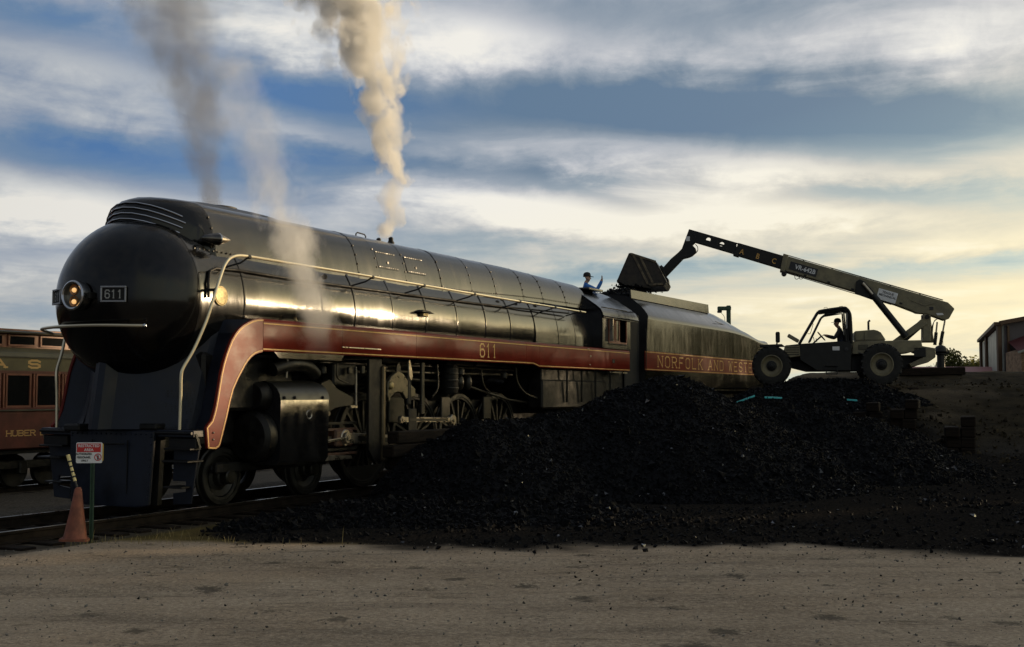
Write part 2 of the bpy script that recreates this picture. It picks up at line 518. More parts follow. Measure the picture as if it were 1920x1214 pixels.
CONE = material('orange_cone_rubber', (0.20, 0.060, 0.030), 0.65, var=0.3, vscale=7, bump=0.002, bscale=20)
TAPE = material('reflective_tape', (0.80, 0.66, 0.30), 0.35)
RAILM = material('rail_steel', (0.016, 0.012, 0.009), 0.8, spec=0.1, var=0.4, vscale=6)
RAILTOP = material('worn_rail_top', (0.34, 0.33, 0.32), 0.3, metal=0.9, rvar=0.1, vscale=3)
TARP = material('teal_plastic_sheet', (0.010, 0.30, 0.30), 0.4, var=0.2, vscale=5)
SKIN = material('skin', (0.42, 0.24, 0.16), 0.55)
BLUE = material('blue_work_shirt', (0.035, 0.17, 0.52), 0.8, var=0.2, vscale=9)
DENIM = material('dark_denim', (0.018, 0.024, 0.045), 0.85, var=0.25, vscale=12)
JACKET = material('dark_work_jacket', (0.015, 0.015, 0.018), 0.85, var=0.2, vscale=9)
CAPM = material('dark_cap_cloth', (0.014, 0.013, 0.013), 0.85)
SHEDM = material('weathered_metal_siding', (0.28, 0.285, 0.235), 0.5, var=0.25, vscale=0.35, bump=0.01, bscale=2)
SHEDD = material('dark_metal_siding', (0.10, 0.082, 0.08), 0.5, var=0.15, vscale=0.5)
BRICKM = material('tan_brick', (0.30, 0.19, 0.11), 0.85, var=0.3, vscale=2)
REDROOF = material('red_metal_roof', (0.085, 0.022, 0.022), 0.6, spec=0.2, var=0.12, vscale=0.6)
PINKROOF = material('faded_red_roof', (0.36, 0.15, 0.14), 0.6, var=0.1, vscale=0.3)
TRIM = material('brown_trim', (0.12, 0.065, 0.03), 0.6)
LAMPGLASS = material('headlight_lens', (0.10, 0.085, 0.06), 0.08, ior=1.5)
LENSGLINT = material('lens_glint', (1.0, 0.75, 0.4), 0.3, emit=(1.0, 0.55, 0.2), estr=0.8)  # emissive colour for the glints in the headlight lenses
AMBER = material('amber_lens', (0.45, 0.22, 0.09), 0.25, metal=0.7)
BRASS = material('brass_plate', (0.36, 0.28, 0.13), 0.5, metal=0.4, var=0.35, vscale=22)
LEAF = material('tree_leaves', (0.060, 0.070, 0.022), 0.75, var=0.45, vscale=0.7)
BARK = material('tree_bark', (0.07, 0.05, 0.035), 0.9, var=0.3, vscale=4)
DRYGRASS = material('dry_grass', (0.23, 0.18, 0.075), 0.8, var=0.3, vscale=2)
STONE = material('pebble', (0.15, 0.135, 0.115), 0.85, var=0.4, vscale=6)


def streaked_black():
    """boiler jacket: gloss black with vertical wash streaks and road film"""
    m = BLACK.copy(); m.name = 'boiler_jacket_black'
    t = m.node_tree; n = N(t); b = t.nodes['Principled BSDF']
    tc = n.new('ShaderNodeTexCoord')
    mp = n.new('ShaderNodeMapping')
    t.links.new(tc.outputs['Object'], mp.inputs[0])
    mp.inputs['Scale'].default_value = (5.5, 0.35, 0.55)
    st = n.noise(mp.outputs[0], 1.0, 5, 0.65)
    film = n.noise(tc.outputs['Object'], 0.9, 4, 0.6)
    r = n.m('ADD', n.mapr(st, 0.3, 0.75, 0.12, 0.20), n.m('MULTIPLY', n.mapr(film, 0.4, 0.7), 0.07))
    t.links.new(r, b.inputs['Roughness'])
    col = n.mix(n.m('MULTIPLY', n.mapr(st, 0.45, 0.8), n.mapr(film, 0.35, 0.65)), (0.006, 0.006, 0.006, 1), (0.022, 0.020, 0.012, 1))
    t.links.new(col, b.inputs['Base Color'])
    return m
JACKETB = streaked_black()
TENDERB = JACKETB.copy(); TENDERB.name = 'tender_dusty_black'
TENDERB.node_tree.nodes['Principled BSDF'].inputs['IOR'].default_value = 1.34
for _n in TENDERB.node_tree.nodes:
    if _n.type == 'MIX' and _n.inputs[7].default_value[0] > 0.015 and _n.inputs[7].default_value[0] < 0.03: _n.inputs[7].default_value = (0.022, 0.019, 0.010, 1); _n.inputs[6].default_value = (0.008, 0.007, 0.0045, 1)


def perforated():
    m = PILOT.copy(); m.name = 'perforated_shroud'
    t = m.node_tree; n = N(t); b = t.nodes['Principled BSDF']
    tc = n.new('ShaderNodeTexCoord')
    v = n.new('ShaderNodeTexVoronoi'); v.feature = 'F1'
    v.inputs['Scale'].default_value = 26; v.inputs['Randomness'].default_value = 0.0
    t.links.new(tc.outputs['Object'], v.inputs['Vector'])
    hole = n.mapr(v.outputs['Distance'], 0.33, 0.42, 0.25, 1.0)
    t.links.new(n.mix(hole, (0.002, 0.002, 0.003, 1), (0.008, 0.011, 0.020, 1)), b.inputs['Base Color'])
    return m
PERF = perforated()
_t = LEAF.node_tree; _n = N(_t)
_tr = _n.new('ShaderNodeBsdfTranslucent'); _tr.inputs[0].default_value = (0.20, 0.19, 0.045, 1)
_mx = _n.new('ShaderNodeMixShader'); _mx.inputs[0].default_value = 0.45
_o = [q for q in _t.nodes if q.type == 'OUTPUT_MATERIAL'][0]
_t.links.new(_t.nodes['Principled BSDF'].outputs[0], _mx.inputs[1]); _t.links.new(_tr.outputs[0], _mx.inputs[2]); _t.links.new(_mx.outputs[0], _o.inputs[0])

# ------------------------------------------------------------------ where the tracks lie
TH = R(27.0)
DIR = np.array([math.sin(TH), math.cos(TH)])          # along the train, away from the viewer
NRM = np.array([-math.cos(TH), math.sin(TH)])         # across the train, away from the viewer
PC, T0 = 13.45, 14.64
ORIGIN = DIR * T0 + NRM * PC
ROT = PI / 2 - TH
def track_xy(s, q):
    p = ORIGIN + DIR * s - NRM * q
    return float(p[0]), float(p[1])

def sstep(a, b, x):
    t = np.clip((x - a) / (b - a), 0, 1)
    return t * t * (3 - 2 * t)

def vnoise(X, Y, sc, seed=0.0, octv=4):
    """value noise on arrays"""
    out = np.zeros_like(X, dtype=float); amp = 1.0; tot = 0
    r = np.random.default_rng(int(seed * 13 + 5))
    G = r.random((256, 256))
    for o in range(octv):
        x = X * sc + 37.3 * o; y = Y * sc + 11.9 * o
        xi = np.floor(x).astype(int); yi = np.floor(y).astype(int)
        fx = x - xi; fy = y - yi
        fx = fx * fx * (3 - 2 * fx); fy = fy * fy * (3 - 2 * fy)
        g = lambda i, j: G[(xi + i) & 255, (yi + j) & 255]
        v = (g(0, 0) * (1 - fx) + g(1, 0) * fx) * (1 - fy) + (g(0, 1) * (1 - fx) + g(1, 1) * fx) * fy
        out += v * amp; tot += amp; amp *= 0.5; sc *= 2.03
    return out / tot - 0.5

YARD = -0.10
def terrain(X, Y):
    q = PC - (X * NRM[0] + Y * NRM[1])
    z = np.full_like(X, YARD, dtype=float)
    z = z + 0.06 * vnoise(X, Y, 0.25, 1) + 0.03 * vnoise(X, Y, 1.6, 2)
    # shallow wheel ruts and trodden hollows in the road
    for (y0, amp, wv, ph) in ((13.1, .035, .5, 0), (11.5, .03, .5, .4), (12.4, .022, .7, 2.0), (10.3, .022, .7, 2.3)):
        yc = y0 + .16 * X * (1 if ph < 1 else -.5) * .3 + wv * np.sin(X * .22 + ph)
        z = z - amp * np.exp(-((Y - yc) / .16) ** 2) * (.4 + 1.2 * np.abs(vnoise(X, Y, .6, 60 + y0))) + amp * .4 * np.exp(-((Y - yc - .3) / .12) ** 2)
    # track bed, then lower ground towards the coach track
    bed = 1 - sstep(1.5, 2.1, np.abs(q))
    z = z * (1 - bed) + (-0.19 + 0.02 * vnoise(X, Y, 3, 3)) * bed
    low = sstep(2.2, 5.5, -q)
    z = z * (1 - low) + (-0.88 + 0.06 * vnoise(X, Y, 0.8, 4)) * low
    # the raised bank with its ramp towards the viewer
    ramp = np.clip((Y - 25.8 + 1.2 * vnoise(X, Y, 0.22, 5)) / 9.9, 0, 1)
    ramp = ramp * ramp * (3 - 2 * ramp) * 0.35 + ramp * 0.65
    side_ = sstep(2.5, 3.5, q)
    left_ = sstep(6.5, 10.0, X + 0.35 * (Y - 30).clip(0, 8))
    top = 2.11 + 0.50 * sstep(38.8, 43.5, Y) + 0.0175 * np.clip(Y - 42, 0, 400)
    z = z + ramp * side_ * left_ * top * 1.0 + ramp * side_ * left_ * 0.12 * vnoise(X, Y, 0.7, 6)
    return z

RIDGE_A = [(-2.5, 19.6, -0.05), (-1.7, 20.2, 0.55), (-0.8, 20.9, 1.24), (0.4, 21.9, 1.19), (1.3, 22.7, 1.42), (2.2, 23.4, 1.86), (3.05, 24.0, 2.16), (3.5, 24.3, 2.1),
           (4.2, 25, 1.78), (5.4, 26, 1.46), (7.1, 26.3, 1.36), (8.1, 26.7, 1.22), (9.05, 27, 0.95), (9.8, 26.6, 0.5), (10.6, 26, -0.1)]
RIDGE_B = [(5.6, 32.2, 1.40), (6.6, 32.9, 1.78), (8.4, 34.2, 2.2), (10.2, 34.2, 2.16), (11.3, 33.6, 1.75), (12.2, 32.6, 1.0)]
RIDGE_C = [(-4.6, 16.0, -0.10), (-3.6, 16.8, 0.0), (-2.4, 17.9, 0.10), (-1.0, 17.8, 0.12), (1.0, 18.0, 0.08)]
def ridge_height(X, Y, ridge, slope):
    best = np.full_like(X, -9.0, dtype=float)
    for (a, b) in zip(ridge[:-1], ridge[1:]):
        ax, ay, az = a; bx, by, bz = b
        dx, dy = bx - ax, by - ay
        t = np.clip(((X - ax) * dx + (Y - ay) * dy) / (dx * dx + dy * dy), 0, 1)
        dist = np.hypot(X - ax - t * dx, Y - ay - t * dy)
        best = np.maximum(best, az + t * (bz - az) - slope * (np.sqrt(dist * dist + 0.04) - 0.2))
    return best
def heap_a(X, Y):
    h = ridge_height(X, Y, RIDGE_A, 0.60)
    q = PC - (X * NRM[0] + Y * NRM[1])
    h = h + 0.26 * vnoise(X, Y, 0.45, 8) + 0.16 * vnoise(X, Y, 1.7, 9, 5)
    # runs where the coal has slid down the face
    h = h - 0.10 * np.maximum(0, vnoise(X * 2.2 + .25 * Y, Y * .35, 1.0, 14, 3)) * 2
    c = ridge_height(X, Y, RIDGE_C, 0.16) + 0.10 * vnoise(X, Y, 0.9, 10, 5)
    h = np.maximum(h, c)
    return np.where(q < 2.42, -2.0, h)
def heap_b(X, Y):
    h = ridge_height(X, Y, RIDGE_B, 0.55) + 0.14 * vnoise(X, Y, 0.6, 12) + 0.1 * vnoise(X, Y, 2.2, 13, 5)
    q = PC - (X * NRM[0] + Y * NRM[1])
    return np.where(q < 2.3, -2.0, h)

def coal_floor(X, Y):
    """0..1: how much coal lies on the yard floor"""
    w = 1.1 * vnoise(X, Y, 0.5, 20, 5)
    front = 14.1 + 0.9 * sstep(-1, -5, X) * 1.3 - 0.07 * np.clip(X - 2, 0, 9)
    a = sstep(-0.9, 1.1, Y - front + 1.7 * w + 0.7 * vnoise(X, Y, 2.6, 35))
    b = sstep(-0.7, 0.5, (X + 3.5) - 0.34 * (15.6 - Y) + w * 1.6)
    q = PC - (X * NRM[0] + Y * NRM[1])
    c = sstep(1.5, 2.1, q)
    far = 1 - sstep(26.5, 31.0, Y + 2 * w) * sstep(10.0, 11.5, X + w)
    thin = 1 - 0.8 * sstep(32, 36, Y)
    return a * b * c * far * thin

def grid_mesh(name, xs, ys, zf, attrs=None):
    X, Y = np.meshgrid(xs, ys)
    Z = zf(X, Y)
    nx, ny = len(xs), len(ys)
    co = np.stack([X, Y, Z], -1).reshape(-1, 3)
    i = np.arange(nx * ny).reshape(ny, nx)
    f = np.stack([i[:-1, :-1], i[:-1, 1:], i[1:, 1:], i[1:, :-1]], -1).reshape(-1, 4)
    return X, Y, Z, co, f

def mesh_np(name, co, f, smooth=True):
    me = bpy.data.meshes.new(name)
    k = f.shape[1]
    me.vertices.add(len(co)); me.vertices.foreach_set('co', co.astype(np.float32).ravel())
    me.loops.add(f.size); me.loops.foreach_set('vertex_index', f.astype(np.int32).ravel())
    me.polygons.add(len(f)); me.polygons.foreach_set('loop_start', np.arange(0, f.size, k, dtype=np.int32))
    me.update(calc_edges=True)
    me.polygons.foreach_set('use_smooth', [smooth] * len(f))
    me.validate()
    return me

def ground_material():
    m = bpy.data.materials.new('yard_ground'); m.use_nodes = True
    t = m.node_tree; n = N(t); b = t.nodes['Principled BSDF']
    tc = n.new('ShaderNodeTexCoord'); P = tc.outputs['Object']
    at = lambda a: n.new('ShaderNodeAttribute', attribute_name=a).outputs['Fac']
    big = n.noise(P, 0.35, 4, 0.6); mid = n.noise(P, 1.7, 5, 0.65); fine = n.noise(P, 22, 4, 0.7); grit = n.noise(P, 75, 3, 0.6)
    mp = n.new('ShaderNodeMapping'); t.links.new(P, mp.inputs[0]); mp.inputs['Scale'].default_value = (0.22, 1.5, 1)
    streak = n.noise(mp.outputs[0], 1.1, 5, 0.65, 0.4)
    dirt = n.mix(n.mapr(big, 0.35, 0.65), (0.310, 0.242, 0.172, 1), (0.380, 0.304, 0.222, 1))
    dirt = n.mix(n.mapr(streak, 0.50, 0.72), dirt, (0.245, 0.195, 0.145, 1))
    dirt = n.mix(n.mapr(mid, 0.60, 0.78), dirt, (0.16, 0.132, 0.098, 1))
    dirt = n.mix(n.m('MULTIPLY', n.mapr(fine, 0.45, 0.75), 0.5), dirt, (0.43, 0.36, 0.265, 1))
    spots = n.new('ShaderNodeTexVoronoi'); spots.inputs['Scale'].default_value = 1.5
    t.links.new(n.noise(P, 1, 0) if False else P, spots.inputs['Vector'])
    damp = n.m('MULTIPLY', n.mapr(n.m('ADD', spots.outputs['Distance'], n.m('MULTIPLY', n.m('SUBTRACT', fine, 0.5), 0.42)), 0.12, 0.26, 1.0, 0.0), n.mapr(mid, 0.40, 0.52))
    dirt = n.mix(n.m('MULTIPLY', n.mapr(grit, 0.56, 0.72), 0.55), dirt, (0.11, 0.09, 0.065, 1))
    dirt = n.mix(n.m('MULTIPLY', n.mapr(n.noise(mp.outputs[0], 3.3, 6, 0.7, 0.6), 0.57, 0.70), 0.7), dirt, (0.10, 0.08, 0.056, 1))
    gr_ = n.m('MULTIPLY', n.mapr(fine, 0.25, 0.75, 0.62, 1.38, False), n.mapr(grit, 0.25, 0.75, 0.72, 1.28, False))
    gr_ = n.m('MULTIPLY', gr_, n.mapr(streak, 0.3, 0.7, 1.12, 0.87, False))
    dirt = n.mix(1.0, dirt, n.comb(gr_, gr_, gr_), 'MULTIPLY')
    dirt = n.mix(n.m('MULTIPLY', damp, 0.75), dirt, (0.07, 0.06, 0.047, 1))
    grass = n.mix(n.mapr(mid, 0.35, 0.65), (0.070, 0.054, 0.018, 1), (0.130, 0.096, 0.034, 1))
    grass = n.mix(n.mapr(fine, 0.5, 0.7), grass, (0.055, 0.052, 0.020, 1))
    col = n.mix(at('grass'), dirt, grass)
    bank = n.mix(n.mapr(mid, 0.35, 0.65), (0.012, 0.0095, 0.0055, 1), (0.032, 0.0245, 0.013, 1))
    col = n.mix(at('bank'), col, bank)
    ball = n.mix(n.mapr(fine, 0.35, 0.7), (0.03, 0.027, 0.022, 1), (0.10, 0.088, 0.07, 1))
    col = n.mix(at('ballast'), col, ball)
    cm = n.mapr(n.m('ADD', at('coal'), n.m('MULTIPLY', n.m('SUBTRACT', mid, 0.5), 0.8)), 0.15, 0.80)
    cf = n.mapr(n.m('ADD', at('coal'), n.m('MULTIPLY', n.m('SUBTRACT', fine, 0.5), 1.0)), 0.30, 0.75)
    cmix = n.m('MULTIPLY', n.m('ADD', n.m('MULTIPLY', cm, 0.65), n.m('MULTIPLY', cf, 0.35)), 1.0)
    coal = n.mix(n.mapr(fine, 0.4, 0.7), (0.010, 0.0095, 0.009, 1), (0.034, 0.030, 0.026, 1))
    col = n.mix(cmix, col, coal)
    t.links.new(col, b.inputs['Base Color'])
    rgh = n.mix(cmix, (0.95, 0.95, 0.95, 1), (0.6, 0.6, 0.6, 1))
    t.links.new(rgh, b.inputs['Roughness'])
    t.links.new(n.mix(cmix, (0.06, 0.06, 0.06, 1), (0.0, 0.0, 0.0, 1)), b.inputs['Specular IOR Level'])
    bp = n.new('ShaderNodeBump'); bp.inputs['Distance'].default_value = 0.035
    h = n.m('ADD', n.m('MULTIPLY', fine, 0.6), n.m('ADD', n.m('MULTIPLY', grit, 0.3), n.m('MULTIPLY', mid, 0.9)))
    n.put(bp.inputs['Height'], h)
    t.links.new(bp.outputs[0], b.inputs['Normal'])
    return m
GROUND = ground_material()

def axis_steps(lo, hi, fine_lo, fine_hi, step, grow=1.16):
    mid = list(np.arange(fine_lo, fine_hi + 1e-6, step))
    a = []; d = step; x = fine_lo
    while x > lo: d *= grow; x -= d; a.append(x)
    b = []; d = step; x = mid[-1]
    while x < hi: d *= grow; x += d; b.append(x)
    return np.array(a[::-1] + mid + b)
gx = axis_steps(-900, 900, -12, 20, 0.16); gy = axis_steps(-300, 1400, 8, 46, 0.16)
X, Y, Z, co, f = grid_mesh('ground', gx, gy, terrain)
me = mesh_np('ground', co, f)
def attr(me, name, arr):
    a = me.attributes.new(name, 'FLOAT', 'POINT'); a.data.foreach_set('value', np.clip(arr, 0, 1).astype(np.float32).ravel())
Q = PC - (X * NRM[0] + Y * NRM[1])
coalA = np.maximum(coal_floor(X, Y), sstep(-0.15, 0.1, heap_a(X, Y) - Z))
attr(me, 'coal', coalA)
gr = sstep(14.75, 15.15, Y + 0.05 * (X + 5) + 0.8 * vnoise(X, Y, 0.9, 30)) * sstep(0.9, 1.2, Q) * (1 - sstep(-1.0, 2.0, X))
attr(me, 'grass', gr)
bk = np.maximum(sstep(26, 28, Y) * sstep(7.5, 9, X), sstep(.12, .5, Z - YARD) * sstep(2.4, 2.8, Q))
attr(me, 'bank', bk * (1.0 + 0.7 * vnoise(X, Y, 0.5, 31)))
attr(me, 'ballast', (1 - sstep(1.3, 1.7, Q)) * 0.9)
ground = link('ground', me, GROUND)
tag(ground, 'dusty dirt yard rising to a raised bank on the right', kind='structure')

# ------------------------------------------------------------------ coal
def lump_mesh(name, pts, sizes, r):
    """many little broken lumps as one mesh: 6 corners, 8 facets each"""
    base = np.array([(1, 0, 0), (-1, 0, 0), (0, 1, 0), (0, -1, 0), (0, 0, 1), (0, 0, -1)], float)
    fc = np.array([(0, 2, 4), (2, 1, 4), (1, 3, 4), (3, 0, 4), (2, 0, 5), (1, 2, 5), (3, 1, 5), (0, 3, 5)])
    n = len(pts)
    v = base[None] * r.uniform(0.55, 1.15, (n, 6, 1)) + r.normal(0, 0.22, (n, 6, 3))
    v *= np.array([1, 1, 0.72]) * sizes[:, None, None]
    A = r.normal(size=(n, 3, 3)); Qm, _ = np.linalg.qr(A)
    v = np.einsum('nij,nkj->nki', Qm, v) + pts[:, None, :]
    F = (fc[None] + (np.arange(n) * 6)[:, None, None]).reshape(-1, 3)
    return mesh_np(name, v.reshape(-1, 3), F, smooth=False)

def facet_shine(o, share=0.014):
    me = o.data; me.materials.append(COALBRIGHT)
    n_ = len(me.polygons) // 8
    me.polygons.foreach_set('material_index', np.repeat((rng.random(n_) < share).astype(np.int32), 8)[:len(me.polygons)])

def make_heap(name, hf, xs, ys, label, nl, smin, smax, flo, fhi):
    X, Y, Z, co, f = grid_mesh(name, xs, ys, hf)
    T = terrain(X, Y)
    keep = (Z > T - 0.02)
    kf = keep.ravel()[f].any(1)
    f = f[kf]
    used = np.unique(f); remap = np.zeros(len(co), int); remap[used] = np.arange(len(used))
    co2 = co[used]; tz = T.ravel()[used]
    co2[:, 2] = np.maximum(co2[:, 2], tz - 0.15)
    o = link(name, mesh_np(name, co2, remap[f]), COAL)
    tag(o, label, 'coal pile', 'piles of coal in the yard')
    # loose lumps all over its surface
    px = rng.uniform(xs[0], xs[-1], nl * 6); py = rng.uniform(ys[0], ys[-1], nl * 6)
    pz = hf(px, py); k = pz > terrain(px, py) - 0.01
    px, py, pz = px[k][:nl], py[k][:nl], pz[k][:nl]
    sz = smin + (smax - smin) * rng.random(len(px)) ** 2.6
    sz = np.where(rng.random(len(px)) < .012 + .02 * (pz < .35), sz + rng.uniform(.03, .075, len(px)), sz)
    lm = link('coal_lump', lump_mesh('coal_lump', np.stack([px, py, pz + sz * 0.2], -1), sz, rng), COAL, o)
    tag(lm, kind='stuff')
    facet_shine(lm)
    return o
make_heap('coal_pile', heap_a, np.arange(-7, 11.5, 0.09), np.arange(14.5, 31.5, 0.09), 'big black coal pile in front of the locomotive, the largest heap in the yard', 90000, 0.010, 0.048, 0, 0)
make_heap('coal_pile', heap_b, np.arange(3.5, 14, 0.12), np.arange(28, 38, 0.12), 'smaller coal pile below the telehandler wheels with teal plastic strips on it', 17000, 0.016, 0.065, 0, 0)
# lumps and slack strewn over the yard floor
px = rng.uniform(-7, 15, 90000); py = rng.uniform(13.4, 33, 90000)
k = rng.random(90000) < coal_floor(px, py) ** 2.2 * (0.25 + 0.75 * sstep(-0.12, 0.12, vnoise(px, py, 0.8, 33))) * (1.15 - 0.035 * (py - 13.4))
px, py = px[k][:22000], py[k][:22000]
sz = 0.008 + 0.05 * rng.random(len(px)) ** 4
o = csc = link('coal_scatter', lump_mesh('coal_scatter', np.stack([px, py, terrain(px, py) + sz * 0.25], -1), sz, rng), COAL)
tag(o, 'loose coal lumps and slack strewn on the yard floor before the pile', kind='stuff')
facet_shine(csc, .03)
# pebbles and crumbs on the dirt road
px = rng.uniform(-8, 8, 3200); py = 8.5 + 6.3 * rng.random(3200)
sz = 0.005 + 0.017 * rng.random(3200) ** 4
o = link('road_pebbles', lump_mesh('road_pebbles', np.stack([px, py, terrain(px, py) + sz * 0.3], -1), sz, rng), STONE)
tag(o, 'pebbles and crumbs lying on the dirt road in front', kind='stuff')
px = rng.uniform(-8, 8, 1500); py = 9 + 5.6 * rng.random(1500) ** 0.4
k = rng.random(1500) < .12 + .8 * sstep(.02, .2, vnoise(px, py, .7, 34))
px, py = px[k], py[k]
sz = 0.004 + 0.018 * rng.random(len(px)) ** 4
o = link('road_coal_crumbs', lump_mesh('road_coal_crumbs', np.stack([px, py, terrain(px, py) + sz * 0.3], -1), sz, rng), COAL)
tag(o, 'black coal crumbs dropped on the dirt road', kind='stuff')

# clods and stones on the bank face
n_ = 9000
px = rng.uniform(8.5, 22, n_); py = rng.uniform(25.5, 41, n_)
k = rng.random(n_) < .15 + .85 * sstep(-.05, .2, vnoise(px, py, .45, 36))
px, py = px[k], py[k]
k = (heap_b(px, py) < terrain(px, py)) & (heap_a(px, py) < terrain(px, py))
px, py = px[k], py[k]
sz = .015 + .085 * rng.random(len(px)) ** 4
BANKSTONE = material('bank_clod', (0.035, 0.028, 0.018), 0.9, spec=0.05, var=0.6, vscale=3)
o = link('bank_rubble', lump_mesh('bank_rubble', np.stack([px, py, terrain(px, py) + sz * .2], -1), sz, rng), BANKSTONE)
tag(o, 'dirt clods and stones scattered over the slope of the bank', kind='stuff')

# ------------------------------------------------------------------ tracks
def make_track(name, q0, ztop, s0, s1, label, ties=True):
    root = empty(name, (*track_xy(0, q0), 0), ROT)
    tag(root, label, kind='structure')
    prof = [(-0.075, -0.16), (-0.075, -0.145), (-0.02, -0.125), (-0.014, -0.045), (-0.036, -0.035), (-0.036, -0.008), (-0.028, 0.0), (0.028, 0.0), (0.036, -0.008),
            (0.036, -0.035), (0.014, -0.045), (0.02, -0.125), (0.075, -0.145), (0.075, -0.16)]
    for y in (-0.755, 0.755):
        MB().box(((s0 + s1) / 2, y, ztop - .001), (s1 - s0, .05, .006)).build('rail_head', RAILTOP, root, 0)
        MB().loft([[(s, y + a, ztop + b) for a, b in prof] for s in (s0, s1)], cap=True).build('rail', RAILM, root, smooth=0)
    if ties:
        me = None
        s = s0 + 0.3
        while s < s1:
            o = bpy.data.objects.new('sleeper', me) if me else MB().box((0, 0, 0), (0.22, 2.6, 0.2), bev=0.012).build('sleeper', TIE, root)
            if me: C.objects.link(o); o.parent = root
            me = o.data
            o.location = (s + random.uniform(-.03, .03), random.uniform(-.04, .04), ztop - 0.255)
            o.rotation_euler = (0, 0, random.uniform(-.02, .02))
            s += 0.52
    return root
make_track('railway_track', 0.0, 0.0, -6.0, 40.0, 'track carrying the black locomotive, nearest rails in the yard')
make_track('railway_track', -13.6, -0.72, -14.0, 30.0, 'track under the maroon passenger coach')

# ------------------------------------------------------------------ crib wall of old sleepers that holds the coal off the track
wall = empty('timber_wall', (*track_xy(0, 2.28), 0), ROT)
tag(wall, 'low retaining wall of stacked old sleepers between coal pile and engine', 'retaining wall')
tm = MB().box((0, 0, 0), (2.6, 0.24, 0.215), bev=0.02).mesh('timber')
tm.materials.append(TIE)
for course in range(6):
    z = -0.22 + 0.11 + course * 0.222
    s = 2.45 + (0.06, 0.45, 0.0, 0.32, 0.1, 0.25)[course] + 1.3
    while s < 15:
        o = link('timber', tm, None, wall, (s, random.uniform(-.03, .03), z))
        o.rotation_euler = (random.uniform(-.03, .03), random.uniform(-.012, .012), random.uniform(-.012, .012))
        s += 2.63
pm = MB().box((0, 0, 0), (0.24, 0.24, 1.45), bev=0.02).mesh('post')
pm.materials.append(TIE)
for s in (5.2, 8.1, 11.0):
    link('post', pm, None, wall, (s, 0.26, 0.42), random.uniform(-.05, .05))

# stepped timber ends along the ramp
em = MB().box((0, 0, 0), (0.34, 1.3, 0.25), bev=0.025).mesh('timber')
em.materials.append(TIE)
cribs = [(10.25, 30.2, 1.61, 4, 'squat stack of black timber ends beside the ramp, farther up than the lowest stack'),
         (11.0, 28.3, 1.21, 3, 'low stack of black timber ends beside the ramp, the lower one nearest the viewer'),
         (9.75, 31.6, 1.52, 4, 'dark timber stack against the coal pile behind the upper ramp stack')]
for (x, y, ztop, nlev, lab) in cribs:
    r_ = empty('timber_stack', (x + .2, y + .65, 0), -0.33)
    tag(r_, lab, 'timber stack', 'timber stacks stepping down the ramp')
    for k in range(nlev + 3):
        z = ztop - 0.125 - 0.255 * k
        if z < float(terrain(np.array([x]), np.array([y]))[0]) - 0.4: break
        o = link('timber', em, None, r_, (random.uniform(-.07, .07), random.uniform(-.08, .08), z))
        o.rotation_euler = (0, random.uniform(-.04, .04), random.uniform(-.04, .04))
        if k > 0:
            o = link('timber', em, None, r_, (-0.38 + random.uniform(-.05, .05), random.uniform(-.08, .08), z))
posts = MB().box((0, 0, 0), (0.26, 0.26, 1.0), bev=0.03).mesh('upright_timber')
posts.materials.append(TIE)
for i, (x, lab) in enumerate([(10.7, 'leftmost of three short black posts under the telehandler rear wheel'), (11.3, 'middle one of three short black posts under the telehandler rear wheel'), (11.95, 'rightmost of three short black posts under the telehandler rear wheel')]):
    o = link('timber_post', posts, None, None, (x, 35.0, 1.5 - 0.03 * i), 0.1 * i)
    tag(o, lab, 'post', 'short posts at the edge of the bank')

# teal plastic strips showing out of the second pile
for i, pts in enumerate([[(6.15, 32.2), (6.42, 32.3), (6.70, 32.45)], [(6.98, 32.5), (7.22, 32.6), (7.5, 32.65)], [(9.36, 32.87), (9.5, 32.85), (9.63, 32.82)]]):
    mb = MB()
    rows = []
    for (x, y) in pts:
        zc = float(heap_b(np.array([x]), np.array([y]))[0]) + 0.05
        rows.append([(x, y + dy, zc + dz) for dy, dz in ((-0.035, -0.03), (-0.015, 0.005), (0.01, 0.018), (0.035, 0.015))])
    mb.loft(rows, closed_ring=False)
    o = mb.build('plastic_strip', TARP)
    tag(o, ['long bright teal plastic strip at the left foot of the second coal pile', 'middle teal plastic strip lying on the second coal pile', 'small teal plastic scrap at the right of the second coal pile'][i], 'plastic strip', 'teal plastic on the coal')

# ------------------------------------------------------------------ the locomotive (local x runs back along the engine, y away from the viewer)
def loco_root(name, s): return empty(name, (*track_xy(s, 0), 0), ROT)
LO = loco_root('steam_locomotive', 0)
tag(LO, 'streamlined black steam locomotive with red stripe and bullet nose, numbered 611', 'locomotive')
BC, BR = 3.20, 1.29          # boiler centre height and jacket radius

# bullet nose
prof = []
NL = 1.10
for i in range(33):
    u = i / 32
    r = BR * math.sqrt(max(0, 1 - u ** 1.85))
    prof.append((max(r, 0.004), -1.10 - NL * u))
MB().lathe(prof, 72, (0, 0, BC), (1, 0, 0), cap=False).build('nose', NOSE, LO, 60)
MB().lathe([(BR - 0.02, -1.11), (BR + 0.004, -1.11), (BR + 0.006, -1.08), (BR + 0.004, -1.05), (BR - 0.02, -1.05)], 72, (0, 0, BC), (1, 0, 0)).build('nose_ring', BLACK, LO)
MB().lathe([(BR - 0.03, -1.1), (BR - 0.03, 10.4)], 40, (0, 0, BC), (1, 0, 0), cap=True).build('boiler_core', GREASY, LO)

